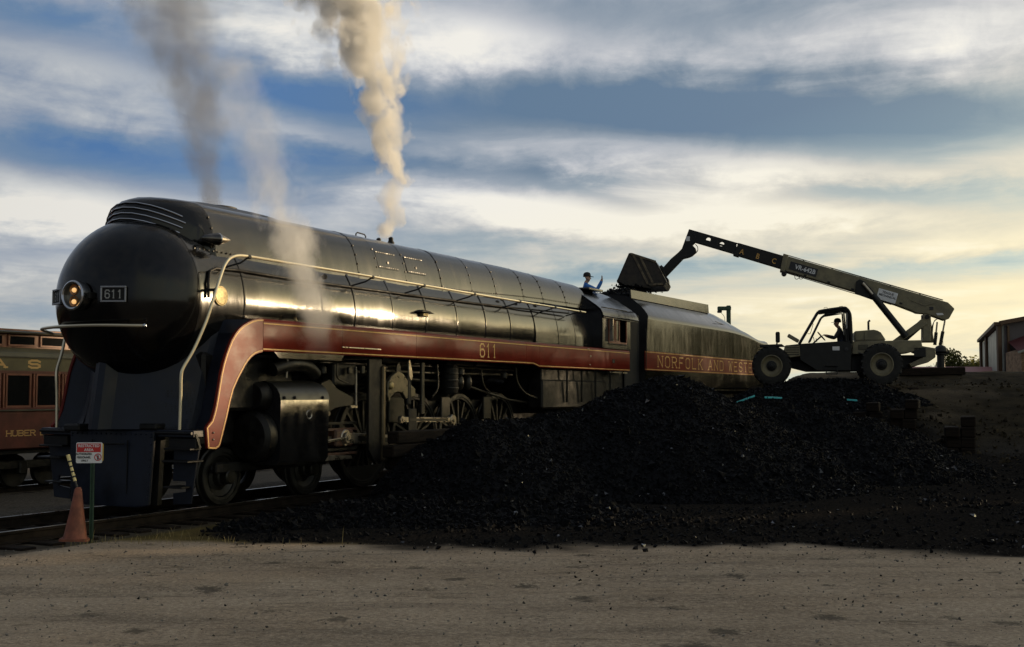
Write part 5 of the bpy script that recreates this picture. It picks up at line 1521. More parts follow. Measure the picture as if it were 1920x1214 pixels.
# inner boom with two round lightening holes: two webs built around the holes
def holed_web(y0, y1):
    outer = [(-4.26, 5.07), (-2.60, 4.56), (-2.68, 4.20), (-4.05, 4.63)]
    holes = [(-3.62, 4.72, .085), (-3.17, 4.56, .085)]
    ux = Vector((outer[1][0] - outer[0][0], outer[1][1] - outer[0][1])).normalized(); mb = MB()
    def top(x): return 5.07 + (x + 4.26) * (4.56 - 5.07) / 1.66
    def bot(x): return 4.63 + (x + 4.05) * (4.20 - 4.63) / 1.37
    xs = [-4.26, -4.05, holes[0][0] - .085] + [holes[0][0] - .085 * math.cos(t) for t in np.linspace(.3, PI - .3, 7)] + [holes[0][0] + .085, holes[1][0] - .085] + [holes[1][0] - .085 * math.cos(t) for t in np.linspace(.3, PI - .3, 7)] + [holes[1][0] + .085, -2.68]
    def hole(x):
        for hx, hz, hr in holes:
            if abs(x - hx) < hr - 1e-5: return hz, math.sqrt(hr * hr - (x - hx) ** 2)
        return None
    for a, b in zip(xs[1:-1], xs[2:]):
        ha, hb = hole(a), hole(b); m_ = hole((a + b) / 2)
        if m_ is None:
            mb.prism([(a, top(a)), (b, top(b)), (b, bot(b)), (a, bot(a))], y0, y1)
        else:
            za, ra = ha if ha else (m_[0], 0.0); zb, rb = hb if hb else (m_[0], 0.0)
            mb.prism([(a, top(a)), (b, top(b)), (b, zb + rb), (a, za + ra)], y0, y1)
            mb.prism([(a, za - ra), (b, zb - rb), (b, bot(b)), (a, bot(a))], y0, y1)
    mb.prism([(-4.26, 5.07), (-4.05, top(-4.05)), (-4.05, 4.63), (-4.18, 4.80)], y0, y1)
    return mb
holed_web(.07, .09).build('boom_inner_web', DKM, BO, 0); holed_web(.31, .33).build('boom_inner_web', DKM, BO, 0)
MB().prism([(-4.26, 5.07), (-2.60, 4.56), (-2.60, 4.54), (-4.26, 5.05)], .07, .33).build('boom_inner_top', DKM, BO)
MB().prism([(-4.05, 4.65), (-2.68, 4.22), (-2.68, 4.20), (-4.05, 4.63)], .07, .33).build('boom_inner_bottom', DKM, BO)
MB().tube([(-4.0, .2, 4.77), (-2.7, .2, 4.40)], .03, 8).build('inner_hose', INK, BO)
GN = [(-4.26, 5.07), (-4.51, 4.43), (-4.62, 4.32), (-4.88, 4.11), (-5.42, 3.54), (-5.24, 3.34), (-5.05, 3.54), (-4.47, 4.11), (-4.28, 4.15), (-4.16, 4.20), (-4.02, 4.32), (-4.04, 4.42), (-4.16, 4.55), (-4.05, 4.64)]
MB().prism(GN, .05, .35).build('gooseneck', DKM, BO, bevel=.012)
MB().box((-4.30, .04, 4.75), (.13, .012, .15)).build('white_decal', WHITE, BO)
MB().tube(smooth_path([(-4.06, .2, 4.58), (-3.99, .2, 4.50), (-3.98, .2, 4.38), (-4.05, .2, 4.28)], 5), .014, 6).build('hose', INK, BO)
# small things that live on a working boom: hose runs, wear pads, grease plates, dents in the paint
for k in range(3): MB().tube([(-1.05 + .03 * k, .06 + .05 * k, 4.145), (1.4, .06 + .05 * k, 3.385), (3.9, .06 + .05 * k, 2.615)], .012, 5).build('hose', INK, BO)
for t_ in (.12, .30, .48, .66, .84):
    MB().box((-1.1 + 5.1 * t_, .2, 4.135 - 1.59 * t_), (.05, .36, .04), Matrix.Rotation(math.atan2(1.59, 5.1), 3, 'Y'), .006).build('hose_clip', DKM, BO)
    MB().box((-.95 + 4.2 * t_, -.024, 3.62 - 1.31 * t_), (.09, .012, .06), Matrix.Rotation(math.atan2(1.59, 5.1), 3, 'Y'), .004).build('wear_pad_cover', DKM, BO)
# bucket tipping its load
bk = empty('bucket', (0, 0, 0), 0, TL)
side_ = [(-6.35, 4.28), (-6.76, 3.39), (-6.50, 3.25), (-5.90, 3.19), (-5.22, 3.21), (-5.15, 3.34), (-5.49, 3.99)]
for y in (-.75, 1.10): MB().prism(side_, y, y + .03).build('side_plate', BUCKETM, bk, bevel=.006)
shell = [side_[1], side_[0], side_[6], side_[5], side_[4], side_[3]]
mb = MB()
for (a, b) in zip(shell[:-1], shell[1:]):
    d_ = (Vector(b) - Vector(a)).normalized(); nn = Vector((-d_.y, d_.x)) * .025
    mb.prism([a, b, (b[0] + nn.x, b[1] + nn.y), (a[0] + nn.x, a[1] + nn.y)], -.76, 1.14)
mb.build('shell', BUCKETM, bk, 0)
SCUFF = material('scuffed_bucket_plate', (0.11, 0.085, 0.052), .5, metal=.3, var=.6, vscale=5, rvar=.15)
MB().prism([(-6.20, 4.215), (-5.52, 3.985), (-5.24, 3.36), (-5.30, 3.27), (-5.72, 3.27)], -.762, -.752).build('wear_plate', BUCKETM, bk, bevel=.003)
for (a, b) in (((-6.22, 4.22), (-5.74, 3.27)), ((-5.98, 4.13), (-5.58, 3.30)), ((-6.30, 4.262), (-5.47, 3.985)), ((-5.72, 3.245), (-5.24, 3.265))):
    MB().bar((a[0], -.78, a[1]), (b[0], -.78, b[1]), .04, .075, bev=.008).build('rib', SCUFF, bk)
MB().bar((-6.76, -.76, 3.39), (-6.76, 1.14, 3.39), .05, .08).build('cutting_edge', BUCKETM, bk)
MB().prism([(-5.55, 3.98), (-5.30, 3.86), (-5.20, 3.60), (-5.12, 3.50), (-5.10, 3.32), (-5.40, 3.36), (-5.70, 3.60)], .0, .40).build('bucket_coupler', DKM, bk, bevel=.01)
MB().tube([(-5.42, .2, 3.93), (-5.28, .2, 3.80)], .08, 10).build('tilt_cylinder', DKM, bk)
MB().tube([(-5.28, .2, 3.84), (-4.80, .2, 4.02)], .028, 8).build('tilt_rod', STEEL, bk)
# writing on the boom
def lettering(txt, size, x, z, slope, y, m, sx=1.0, sp=1.0, bold=0.0, parent=TL):
    me = text_mesh(txt, size, sx=sx, spacing=sp, bold=bold)
    o = link('lettering', me, m, parent, (x, y, z))
    o.rotation_euler = (PI / 2, 0, 0)
    o.rotation_mode = 'QUATERNION'
    o.rotation_quaternion = Matrix.Rotation(math.atan(-slope) * -1, 3, 'Y').to_quaternion() @ Euler((PI / 2, 0, 0)).to_quaternion()
    return o
SL = math.atan2(4.13 - 2.53, 1.10 + 4.04)
def on_boom(txt, size, x, z, y, m, **k):
    me = text_mesh(txt, size, **k)
    o = link('lettering', me, m, BO, (x, y, z))
    o.rotation_mode = 'QUATERNION'
    o.rotation_quaternion = Matrix.Rotation(SL, 3, 'Y').to_quaternion() @ Euler((PI / 2, 0, 0)).to_quaternion()
    return o
def boom_panel(x, z, w_, h_, y, m, name):
    return MB().box((x, y, z), (w_, .012, h_), Matrix.Rotation(SL, 3, 'Y'), .003).build(name, m, BO)
boom_panel(-.50, 3.665, .92, .26, -.026, INK, 'name_panel')
on_boom('VR-642B', .20, -.44, 3.645, -.036, WHITE, sx=.95, bold=.004)
boom_panel(2.15, 2.76, .62, .34, -.026, WHITE, 'owner_panel')
on_boom('TEAGUE', .10, 2.18, 2.84, -.034, INK, bold=.002)
on_boom('MECHANICAL', .092, 2.16, 2.745, -.034, INK, sx=.95, bold=.002)
for ch, x, z in (('A', -2.50, 4.27), ('B', -1.98, 4.11), ('C', -1.45, 3.945)): on_boom(ch, .24, x, z, .022, GOLD, sx=.9, bold=.004)
# steps, tank, filler and cables on the machine's near side
MB().box((.15, -.99, .62), (.42, .10, .04), bev=.01).build('step', DKM, TL)
MB().box((.15, -1.0, .36), (.36, .10, .03), bev=.01).build('step', DKM, TL)
for x in (-.02, .32): MB().bar((x, -.99, .36), (x, -.98, .62), .03, .02).build('step_hanger', DKM, TL)
MB().lathe([(.06, 0), (.06, .04), (.004, .045)], 14, (.62, -.955, 1.12), (0, -1, 0)).build('filler_cap', INK, TL)
MB().box((.30, -.956, 1.15), (.22, .012, .12)).build('tub_decal', WHITE, TL)
MB().box((1.15, -.825, 1.18), (.30, .012, .16), bev=.004).build('grille', DKM, TL)
for k in range(4): MB().box((1.15, -.835, 1.13 + .034 * k), (.28, .012, .012)).build('grille_bar', TAN, TL)
MB().tube(smooth_path([(1.0, -.83, 1.02), (1.3, -.86, .92), (1.7, -.60, .80), (2.2, -.55, .85)], 5), .016, 6).build('hose', INK, TL)
MB().tube(smooth_path([(-.9, -.6, .85), (-1.2, -.55, .78), (-1.6, -.45, .72)], 5), .016, 6).build('hose', INK, TL)
MB().tube([(1.35, -.55, 1.73), (1.35, -.55, 1.98), (1.40, -.55, 2.03)], .035, 8).build('exhaust_pipe', DKM, TL)
# operator, seated and facing the bucket
J = {}; E_ = []
J['pelvis'] = ((0, 0, .12), (.15, .14)); J['belly'] = ((.01, 0, .28), (.16, .135)); J['chest'] = ((.04, 0, .48), (.175, .13)); J['neckb'] = ((.06, 0, .61), .07); J['neck'] = ((.08, 0, .665), .056)
E_ += [('pelvis', 'belly'), ('belly', 'chest'), ('chest', 'neckb'), ('neckb', 'neck')]
head(J, E_, 'neck', (.11, 0, .775))
for sg, sh in ((-1, 'r'), (1, 'l')):
    J[sh + 'hip'] = ((.06, sg * .11, .10), .10); J[sh + 'knee'] = ((.46, sg * .13, .12), .068); J[sh + 'ank'] = ((.52, sg * .13, -.30), .05); J[sh + 'toe'] = ((.68, sg * .14, -.34), .042)
    E_ += [('pelvis', sh + 'hip'), (sh + 'hip', sh + 'knee'), (sh + 'knee', sh + 'ank'), (sh + 'ank', sh + 'toe')]
    J[sh + 'sho'] = ((.04, sg * .19, .55), .078); J[sh + 'elb'] = ((.20, sg * .24, .32), .058); J[sh + 'wri'] = ((.42, sg * .16, .38), .042)
    E_ += [('chest', sh + 'sho'), (sh + 'sho', sh + 'elb'), (sh + 'elb', sh + 'wri')]
    hand(J, E_, sh + 'h', sh + 'wri', (.8, -sg * .1, .35), (.2, 0, .9), 1.0)
def mf2(k):
    if k in ('skull', 'crown', 'jaw', 'nose', 'nosetip', 'neck') or k.startswith('ear') or k[1] == 'h' and k[:2] in ('rh', 'lh') and k[2:] not in ('ip',): return 0
    if k[1:] in ('hip', 'knee') or k == 'pelvis': return 2
    if k[1:] in ('ank', 'toe'): return 3
    return 1
op = body('person', J, E_, 'pelvis', mf2, [SKIN, JACKET, DENIM, INK], 'person in dark jacket and cap seated at the telehandler controls', (*on_loader(.50, -.55), LZ + 1.17), PI + LYAW)
cap_on(op, (.11, 0, .815), CAPM); eyes_on(op, (.11, 0, .775), INK)

# coal pouring from the bucket into the bunker
n_ = 2600
t = rng.random(n_) ** 0.8
bx, by = on_loader(-6.33, -.25); bx = bx + .0 * t
zz = LZ + 3.30 - .95 * t
wd = .46 * (1 - .60 * t) + .03
pts = np.stack([bx + rng.normal(0, 1, n_) * wd * .62 + .18 * t, by + rng.normal(0, 1, n_) * .38, zz + rng.normal(0, .04, n_)], -1)
sz = .02 + .05 * rng.random(n_) ** 2
stray = np.array([[bx[0] - .65, by - .1, LZ + 2.98], [bx[0] - .47, by, LZ + 2.90], [bx[0] - .40, by - .2, LZ + 2.80]])
pts = np.concatenate([pts, stray]); sz = np.concatenate([sz, [.06, .04, .035]])
o = link('falling_coal', lump_mesh('falling_coal', pts, sz, rng), COAL)
tag(o, 'coal pouring from the telehandler bucket into the tender', kind='stuff')
# coal already heaped in the bunker
xs = np.arange(17.7, 24.8, .12); ys = np.arange(-.9, .91, .12)
XX, YY = np.meshgrid(xs, ys)
def bunker(a, b): return 4.66 + .34 * np.exp(-((a - 19.6) / 1.3) ** 2 - (b / .8) ** 2) + .08 * vnoise(a + 40, b + 40, 1.5, 40)
px = rng.uniform(17.6, 24.8, 2600); py = rng.uniform(-.92, .92, 2600)
sz = .03 + .07 * rng.random(2600) ** 2
lp = lump_mesh('bunker_coal', np.stack([px, py, bunker(px, py)], -1), sz, rng)
X_, Y_, Z_, co_, f_ = grid_mesh('bunker_coal', xs, ys, bunker)
o = link('bunker_coal', lp, COAL, None, (*track_xy(0, 0), 0), ROT)
tag(o, 'black coal heaped in the tender bunker under the bucket', kind='stuff')
b2 = link('coal_bed', mesh_np('coal_bed', co_, f_), COAL, o)
tag(b2, kind='stuff')

# ------------------------------------------------------------------ passenger coach on the far track
CO = empty('passenger_coach', (*track_xy(0, -13.5), 0), ROT)
tag(CO, 'old maroon and olive passenger coach with gold lettering behind the locomotive', 'passenger coach')
CY = -1.45                       # its near side (local y, towards the viewer)
S0, S1 = -6.0, 15.5
def cbox(s0, s1, z0, z1, y, th=.04, bev=0.0): return MB().box(((s0 + s1) / 2, y, (z0 + z1) / 2), (s1 - s0, th, z1 - z0), bev=bev)
MB().box(((S0 + S1) / 2, 0.03, 1.35), (S1 - S0, 2.82, 2.1)).build('coach_core', MAROON, CO)
cbox(S0, S1, .34, 1.30, CY, .03).build('lower_side', MAROON, CO)
cbox(S0, S1, 1.30, 1.345, CY - .03, .06, .008).build('belt_rail', COACHROOF, CO)
cbox(S0, S1, 1.345, 1.40, CY - .01, .05, .006).build('window_sill', MAROON, CO)
cbox(S0, S1, 2.285, 2.36, CY - .01, .05, .006).build('window_header', MAROON, CO)
cbox(S0, S1, 2.36, 2.70, CY, .035).build('letterboard', OLIVE, CO)
cbox(S0, S1, 2.70, 2.735, CY - .02, .05).build('eave_moulding', COACHROOF, CO)
MB().loft([[(s, CY - .03, 2.735), (s, CY + .02, 2.83), (s, CY + .25, 2.93), (s, CY + .60, 2.99)] for s in (S0, S1)], closed_ring=False).build('lower_roof', OLIVE, CO)
pitch = 0.955
wf = None; s = 6.51 - pitch * 13
first = True
while s < S1 - 1:
    if first:
        w0 = empty('window', (s, CY, 0), 0, CO)
        mb = MB()
        for (a, b, c_, d) in ((0, .80, 1.40, 1.45), (0, .80, 2.235, 2.285), (0, .05, 1.45, 2.235), (.75, .80, 1.45, 2.235)): mb.box(((a + b) / 2, -.012, (c_ + d) / 2), (b - a, .04, d - c_))
        mb.build('sash', SASH, w0)
        MB().box((.40, 0.0, 1.84), (.72, .012, .80)).build('pane', GLASS, w0)
        mb = MB(); mb.box((.875, -.03, 1.84), (.05, .05, .89)); mb.build('mullion', SASH, w0)
        win_src = w0; first = False
    else:
        c_ = copy_tree(win_src, CO); c_.location.x = s
    s += pitch
# clerestory
MB().box(((S0 + S1) / 2, 0.0, 3.23), (S1 - S0, 1.68, .5)).build('clerestory_wall', SASH, CO)
s = 6.0 - 1.05 * 11; first = True
while s < S1 - 1:
    if first:
        q0 = empty('clerestory_window', (s, -.85, 0), 0, CO)
        mb = MB()
        for (a, b, c_, d) in ((0, .90, 3.03, 3.075), (0, .90, 3.29, 3.33), (0, .05, 3.075, 3.29), (.85, .90, 3.075, 3.29)): mb.box(((a + b) / 2, -.01, (c_ + d) / 2), (b - a, .035, d - c_))
        mb.build('sash', SASH, q0)
        MB().box((.45, 0, 3.18), (.82, .012, .22)).build('pane', GLASS, q0)
        cw = q0; first = False
    else:
        c_ = copy_tree(cw, CO); c_.location.x = s
    s += 1.05
MB().loft([[(s, y, z) for y, z in ((-1.02, 3.36), (-1.04, 3.40), (-.8, 3.46), (-.4, 3.52), (0, 3.54), (.4, 3.52), (.8, 3.46), (1.04, 3.40), (1.02, 3.36))] for s in (S0, S1)], closed_ring=True).build('clerestory_roof', COACHROOF, CO)
# lettering: wide gold letters on the board, road name on the side
for ch, s in (('A', 6.31), ('S', 7.40)):
    link('lettering', slab_mesh(ch, .36, .19, .0, .055, s - .18, CY - .022, 2.445), LETTER, CO)
slab_letters('HUBER L', .145, .135, .045, .026, 6.57, CY - .020, .66, LETTER, CO, space=.13)
# underframe and trucks
MB().box(((S0 + S1) / 2, 0, .26), (S1 - S0, 2.6, .16)).build('underframe', GREASY, CO)
for s in (-3.6, 7.4):
    MB().box((s, -1.05, -.12), (3.3, .12, .22), bev=.03).build('truck_frame', GEAR, CO)
    for ds in (-1.05, 0, 1.05):
        MB().box((s + ds, -1.1, -.20), (.26, .16, .34), bev=.03).build('journal_box', GEAR, CO)
        for sy in (-1, 1): MB().lathe([(.46, -.05), (.43, -.02), (.43, .06), (.33, .07), (.1, .02), (.004, .03)], 24, (s + ds, sy * .75, -.29), (0, sy, 0)).build('coach_wheel', WHEELM, CO)
MB().box((3.0, -.9, 0.0), (1.6, .7, .5), bev=.04).build('battery_box', GREASY, CO)

# ------------------------------------------------------------------ sign and cone by the track
gx_, gy_ = -5.40, 15.19
zg = -.10
SG = empty('warning_sign', (gx_, gy_, zg), R(4))
tag(SG, 'small red and white RESTRICTED AREA sign on a thin green post', 'sign')
MB().loft([[(x, y, z) for x, y in ((-.026, .012), (-.026, -.012), (-.012, -.012), (-.008, .004), (.008, .004), (.012, -.012), (.026, -.012), (.026, .012))] for z in (-.3, 1.28)], cap=True).build('post', POSTGREEN, SG, 0)
def rr(w_, h_, r_, cx=0, cz=0, n=4):
    pts = []
    for (sx_, sz_, a0) in ((1, 1, 0), (-1, 1, PI / 2), (-1, -1, PI), (1, -1, 3 * PI / 2)):
        for k in range(n + 1):
            a = a0 + PI / 2 * k / n
            pts.append((cx + sx_ * (w_ / 2 - r_) + r_ * math.cos(a), cz + sz_ * (h_ / 2 - r_) + r_ * math.sin(a)))
    return pts
bd = MB().prism(rr(.355, .28, .02, -.045, 1.175), -.020, -.016).build('sign_board', WHITE, SG, 0)
MB().prism(rr(.335, .24, .02, -.020, 1.180), -.012, -.009).build('back_board', SIGNBACK, SG, 0)
MB().box((-.050, -.0215, 1.242), (.325, .003, .118)).build('red_field', SIGNRED, bd)
def sign_text(txt, size, x, z, m, **k):
    o = link('lettering', text_mesh(txt, size, ext=.0006, **k), m, bd, (x, -.0245, z)); o.rotation_euler = (PI / 2, 0, 0); return o
sign_text('RESTRICTED', .052, -.050, 1.268, WHITE, bold=.001); sign_text('AREA', .052, -.050, 1.214, WHITE, bold=.001)
sign_text('AUTHORIZED', .040, -.115, 1.158, INK, sx=.86, bold=.001); sign_text('PERSONNEL', .040, -.115, 1.112, INK, sx=.86, bold=.001); sign_text('ONLY', .036, -.105, 1.068, INK, bold=.001)
MB().lathe([(.050, 0), (.050, .003), (.040, .003), (.040, 0)], 26, (.075, -.0205, 1.115), (0, -1, 0)).build('prohibition_ring', SIGNRED, bd)
MB().bar((.045, -.0232, 1.145), (.105, -.0232, 1.085), .004, .008).build('prohibition_bar', SIGNRED, bd)
mb = MB(); mb.lathe([(.004, .002), (.009, .002), (.009, 0)], 12, (.075, -.0205, 1.142), (0, -1, 0)); mb.box((.075, -.0215, 1.115), (.022, .002, .034)); mb.box((.069, -.0215, 1.090), (.008, .002, .022)); mb.box((.081, -.0215, 1.090), (.008, .002, .022))
mb.build('figure_symbol', INK, bd)
cx_, cy_ = -5.58, 15.12
CN = empty('traffic_cone', (cx_, cy_, -.105), .2)
tag(CN, 'faded orange traffic cone with a striped wand leaning out of its top', 'traffic cone')
CN.rotation_euler = (R(-2), R(2), .2)
CN.scale = (.93, .93, .93)
SG.scale = (.926, .926, .945)
MB().prism(rr(.38, .38, .05, 0, 0), 0, .035, lambda x, y, z: (x, z, y)).build('cone_base', CONE, CN)
MB().lathe([(.165, .035), (.155, .06), (.10, .36), (.048, .70), (.030, .73), (.020, .72)], 26, (0, 0, 0), (0, 0, 1)).build('cone_body', CONE, CN)
wd_ = MB().tube([(0, 0, .66), (-.165, 0, 1.17)], .018, 10).build('wand', INK, CN)
for k in range(5):
    a = Vector((0, 0, .66)).lerp(Vector((-.165, 0, 1.17)), .30 + .135 * k); b = Vector((0, 0, .66)).lerp(Vector((-.165, 0, 1.17)), .30 + .135 * k + (.095 if k < 4 else .16))
    MB().tube([a, b], .0205 if k < 4 else .026, 10).build('tape_band', TAPE, wd_)

# dry grass at the road's edge
n_ = 2600
px = rng.uniform(-9, 1.5, n_); py = rng.uniform(14.5, 17.4, n_)
Qg = PC - (px * NRM[0] + py * NRM[1])
den = np.exp(-((py - 15.0) / .45) ** 2) * .9 + .12
k = (rng.random(n_) < den) & (Qg > 1.7) & (coal_floor(px, py) < .35)
px, py = px[k], py[k]; zg_ = terrain(px, py)
mb = MB()
for x, y, z in zip(px, py, zg_):
    h = random.uniform(.03, .11) if random.random() < .97 else random.uniform(.16, .28)
    a = random.uniform(0, 2 * PI); l = random.uniform(.2, .9) * h
    dx, dy = math.cos(a), math.sin(a); w_ = .004
    mb.add([(x - dy * w_, y + dx * w_, z - .01), (x + dy * w_, y - dx * w_, z - .01), (x + dx * l * .5 + dy * w_ * .7, y + dy * l * .5 - dx * w_ * .7, z + h * .7), (x + dx * l * .5 - dy * w_ * .7, y + dy * l * .5 + dx * w_ * .7, z + h * .7), (x + dx * l, y + dy * l, z + h)], [(0, 1, 2, 3), (3, 2, 4)])
tag(mb.build('dry_grass', DRYGRASS, None, 0), 'dry grass tufts along the edge of the dirt road by the sign', kind='stuff')

# ------------------------------------------------------------------ things on and beyond the bank
LPx, LPy = 11.0, 60.0
LP = empty('lamp_post', (LPx, LPy, 2.3))
tag(LP, 'green lamp post with a short arm rising beyond the tender', 'lamp post')
MB().box((.10, 0, 1.95), (.20, .20, 4.0), bev=.02).build('post', POSTGREEN, LP)
MB().box((-.12, 0, 3.80), (.68, .24, .20), bev=.03).build('lamp_arm', POSTGREEN, LP)
MB().box((-.36, 0, 3.64), (.22, .22, .14), bev=.03).build('lamp_head', DKM, LP)
MB().tube(smooth_path([(-.30, -.05, 3.58), (-.12, -.05, 3.35), (-.10, -.05, 3.0), (.0, -.05, 2.8)], 5), .012, 5).build('cable', DKM, LP)
SPx, SPy = 16.45, 45.0
zb = float(terrain(np.array([SPx]), np.array([SPy]))[0])
SP = empty('standpipe', (SPx, SPy, zb))
SP.scale = (.74, .74, .92)
tag(SP, 'dark round topped standpipe on the bank behind the telehandler', 'standpipe')
MB().lathe([(.20, -.2), (.20, .72), (.26, .76), (.26, .82)], 18, (0, 0, 0), (0, 0, 1)).build('pipe', DKM, SP)
MB().lathe([(.26, .80), (.33, .88), (.31, 1.0), (.22, 1.10), (.08, 1.15), (.004, 1.16)], 18, (0, 0, 0), (0, 0, 1)).build('cap', DKM, SP)
MB().bar((.22, 0, .98), (.36, 0, .80), .16, .22, bev=.03).build('outlet', DKM, SP)
MB().tube([(.12, 0, 1.1), (.12, 0, 1.34)], .012, 5).build('vent_rod', DKM, SP); MB().tube([(-.08, 0, 1.1), (-.08, 0, 1.24)], .02, 5).build('vent_stub', DKM, SP)
zb = float(terrain(np.array([15.2]), np.array([42.0]))[0])
o = MB().box((0, 0, 0), (2.6, .3, .28), bev=.03).build('timber_beam', TIE, None, loc=(14.9, 42.0, zb + .12)); o.rotation_euler = (0, -.02, .06)
tag(o, 'long dark timber beam lying along the top of the bank', 'beam')
# metal shed with a brick lean-to
SH = empty('metal_shed', (62.8, 150, 4.35))
tag(SH, 'large metal shed with sliding doors and a red roofed brick lean-to at the right edge', 'building')
ux = Vector((80.5 - 62.8, 50.0, 0)); Ls = ux.length; ux.normalize()
def wallq(name, p0, p1, z0, z1a, z1b, m, th=.15):
    p0, p1 = Vector(p0), Vector(p1)
    t_ = (p1 - p0).normalized(); nn = Vector((-t_.y, t_.x, 0)) * th
    mb = MB()
    a, b = p0, p1
    vs = [(a.x, a.y, z0), (b.x, b.y, z0), (b.x, b.y, z1b), (a.x, a.y, z1a)]
    vs += [(v[0] + nn.x, v[1] + nn.y, v[2]) for v in vs]
    mb.add(vs, [(0, 1, 2, 3), (7, 6, 5, 4), (0, 4, 5, 1), (1, 5, 6, 2), (2, 6, 7, 3), (3, 7, 4, 0)])
    return mb.build(name, m, SH, 0)
far = ux * Ls
wallq('side_wall', far, (0, 0, 0), -1.5, 6.15, 6.15, SHEDM)
for k in range(2):
    a, b = (.03, .60) if k == 0 else (.64, .97)
    nrm_ = Vector((-ux.y, ux.x, 0))
    wallq('sliding_door', ux * (Ls * (1 - (1 - a))) + nrm_ * .25, ux * (Ls * b) + nrm_ * .25, 0.1, 5.9, 5.9, SHEDM, .06)
for a in (.0, .62, 1.0): 
    p = ux * (Ls * a) + Vector((-ux.y, ux.x, 0)) * .45
    MB().box((p.x, p.y, 3.0), (.5, .5, 6.3)).build('door_post', TRIM, SH)
MB().bar(tuple(far + Vector((-.7, 0, 6.25))), (-.7, -.3, 6.25), .9, .45).build('roof_edge', TRIM, SH)
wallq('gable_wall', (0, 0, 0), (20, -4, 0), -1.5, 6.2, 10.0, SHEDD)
MB().bar((-.5, -.4, 6.35), (20, -4.4, 10.2), .8, .5).build('gable_trim', TRIM, SH)
MB().add([(-.6, -.4, 6.4), (20, -4.4, 10.25), (20 + far.x, far.y - 4, 10.25), (far.x - .6, far.y, 6.4)], [(0, 1, 2, 3)]).build('roof', REDROOF, SH, 0)
MB().bar((.55, -.4, 0), (.55, -.4, 6.0), .25, .25).build('downpipe', TRIM, SH)
# brick lean-to: its wall faces the yard and its red roof climbs to the right
LE = [(-.9, -6.5, 2.45), (9.0, -8.5, 5.7)]
mb = MB()
mb.add([(-.5, -6.5, -1.2), (8.6, -8.5, -1.2), (8.6, -8.5, 5.45), (-.5, -6.5, 2.45), (-.5, -2.0, -1.2), (8.6, -3.0, -1.2), (8.6, -3.0, 5.45), (-.5, -2.0, 2.45)], [(0, 1, 2, 3), (4, 7, 6, 5), (0, 3, 7, 4), (1, 5, 6, 2), (3, 2, 6, 7), (0, 4, 5, 1)])
mb.build('brick_wall', BRICKM, SH, 0)
MB().add([(-1.0, -6.9, 2.45), (9.2, -8.9, 5.8), (9.2, -1.2, 7.3), (.3, -.8, 3.9)], [(0, 1, 2, 3)]).build('lean_to_roof', REDROOF, SH, 0)
MB().bar((-1.1, -7.0, 2.36), (9.2, -9.0, 5.74), .22, .26).build('gutter', SHEDM, SH)
for i, (a, w_) in enumerate(((.9, .12), (1.7, .45), (2.5, .45), (3.6, .6))):
    MB().box((-.5 + a, -6.5 - .22 * a - .12, .95), (w_, .12, 1.7 + .25 * i)).build('window', DKM if i else TRIM, SH)
mb = MB()
for k in range(14): mb.bar((-.5, -6.54, -.4 + .22 * k), (-.5 + 4.5, -7.54, -.4 + .22 * k), .06, .03)
tag(mb.build('mortar_course', TRIM, SH, 0), kind='stuff')
MB().box((1.0, -.9, .4), (1.6, .6, 1.2)).build('equipment_box', DKM, SH)
# long low building with a faded roof
LB = empty('low_building', (66, 172, 3.5))
tag(LB, 'long low building with a faded red roof between the trees and the shed', 'building')
MB().box((0, 0, 0.1), (26, 8, 1.6)).build('wall', SHEDM, LB)
MB().prism([(-5, .85), (0, 2.1), (5, .85)], -13.4, 13.4, lambda x, y, z: (y, x, z)).build('roof', PINKROOF, LB, 0)

# ------------------------------------------------------------------ trees
def leaf_cloud(mb, c, rad, n, size, r):
    c = np.array(c)
    d = r.normal(size=(n, 3)); d /= np.linalg.norm(d, axis=1)[:, None]
    rr_ = r.random(n) ** .45
    p = c + d * rr_[:, None] * np.array(rad)
    for q in p:
        a = Vector(r.normal(size=3)).normalized(); b = a.cross(Vector(r.normal(size=3))).normalized()
        s_ = size * r.uniform(.6, 1.3)
        q = Vector(q)
        mb.add([q - a * s_, q + b * s_ * .6, q + a * s_, q - b * s_ * .6], [(0, 1, 2, 3)])
def tree(x, y, zb, h, w, label, seed, n=1500):
    r = np.random.default_rng(seed)
    T = empty('tree', (x, y, zb))
    tag(T, label, 'tree', 'trees beyond the bank')
    mb = MB(); th = h * .55
    mb.tube([(0, 0, -.5), (.05 * h * .2, 0, th * .5), (0, .05, th), (0, 0, h * .8)], [h * .03, h * .024, h * .017, h * .006], 8)
    for k in range(7):
        a = r.uniform(0, 2 * PI); z0 = h * r.uniform(.3, .65)
        mb.tube([(0, 0, z0), (math.cos(a) * w * .25, math.sin(a) * w * .25, z0 + h * .1), (math.cos(a) * w * .42, math.sin(a) * w * .42, z0 + h * .2)], [h * .012, h * .008, h * .003], 5)
    mb.build('trunk', BARK, T)
    mb = MB()
    for k in range(15):
        a = r.uniform(0, 2 * PI); u = r.uniform(.32, .95)
        rd = w * .5 * math.sin(PI * min(1, (u - .15) * 1.12)) * r.uniform(.3, .85)
        leaf_cloud(mb, (math.cos(a) * rd, math.sin(a) * rd, h * u), (w * .20, w * .20, h * .12), n // 15, h * .028, r)
    mb.build('crown', LEAF, T, 0)
    return T
def gz(x, y): return float(terrain(np.array([x], float), np.array([y], float))[0])
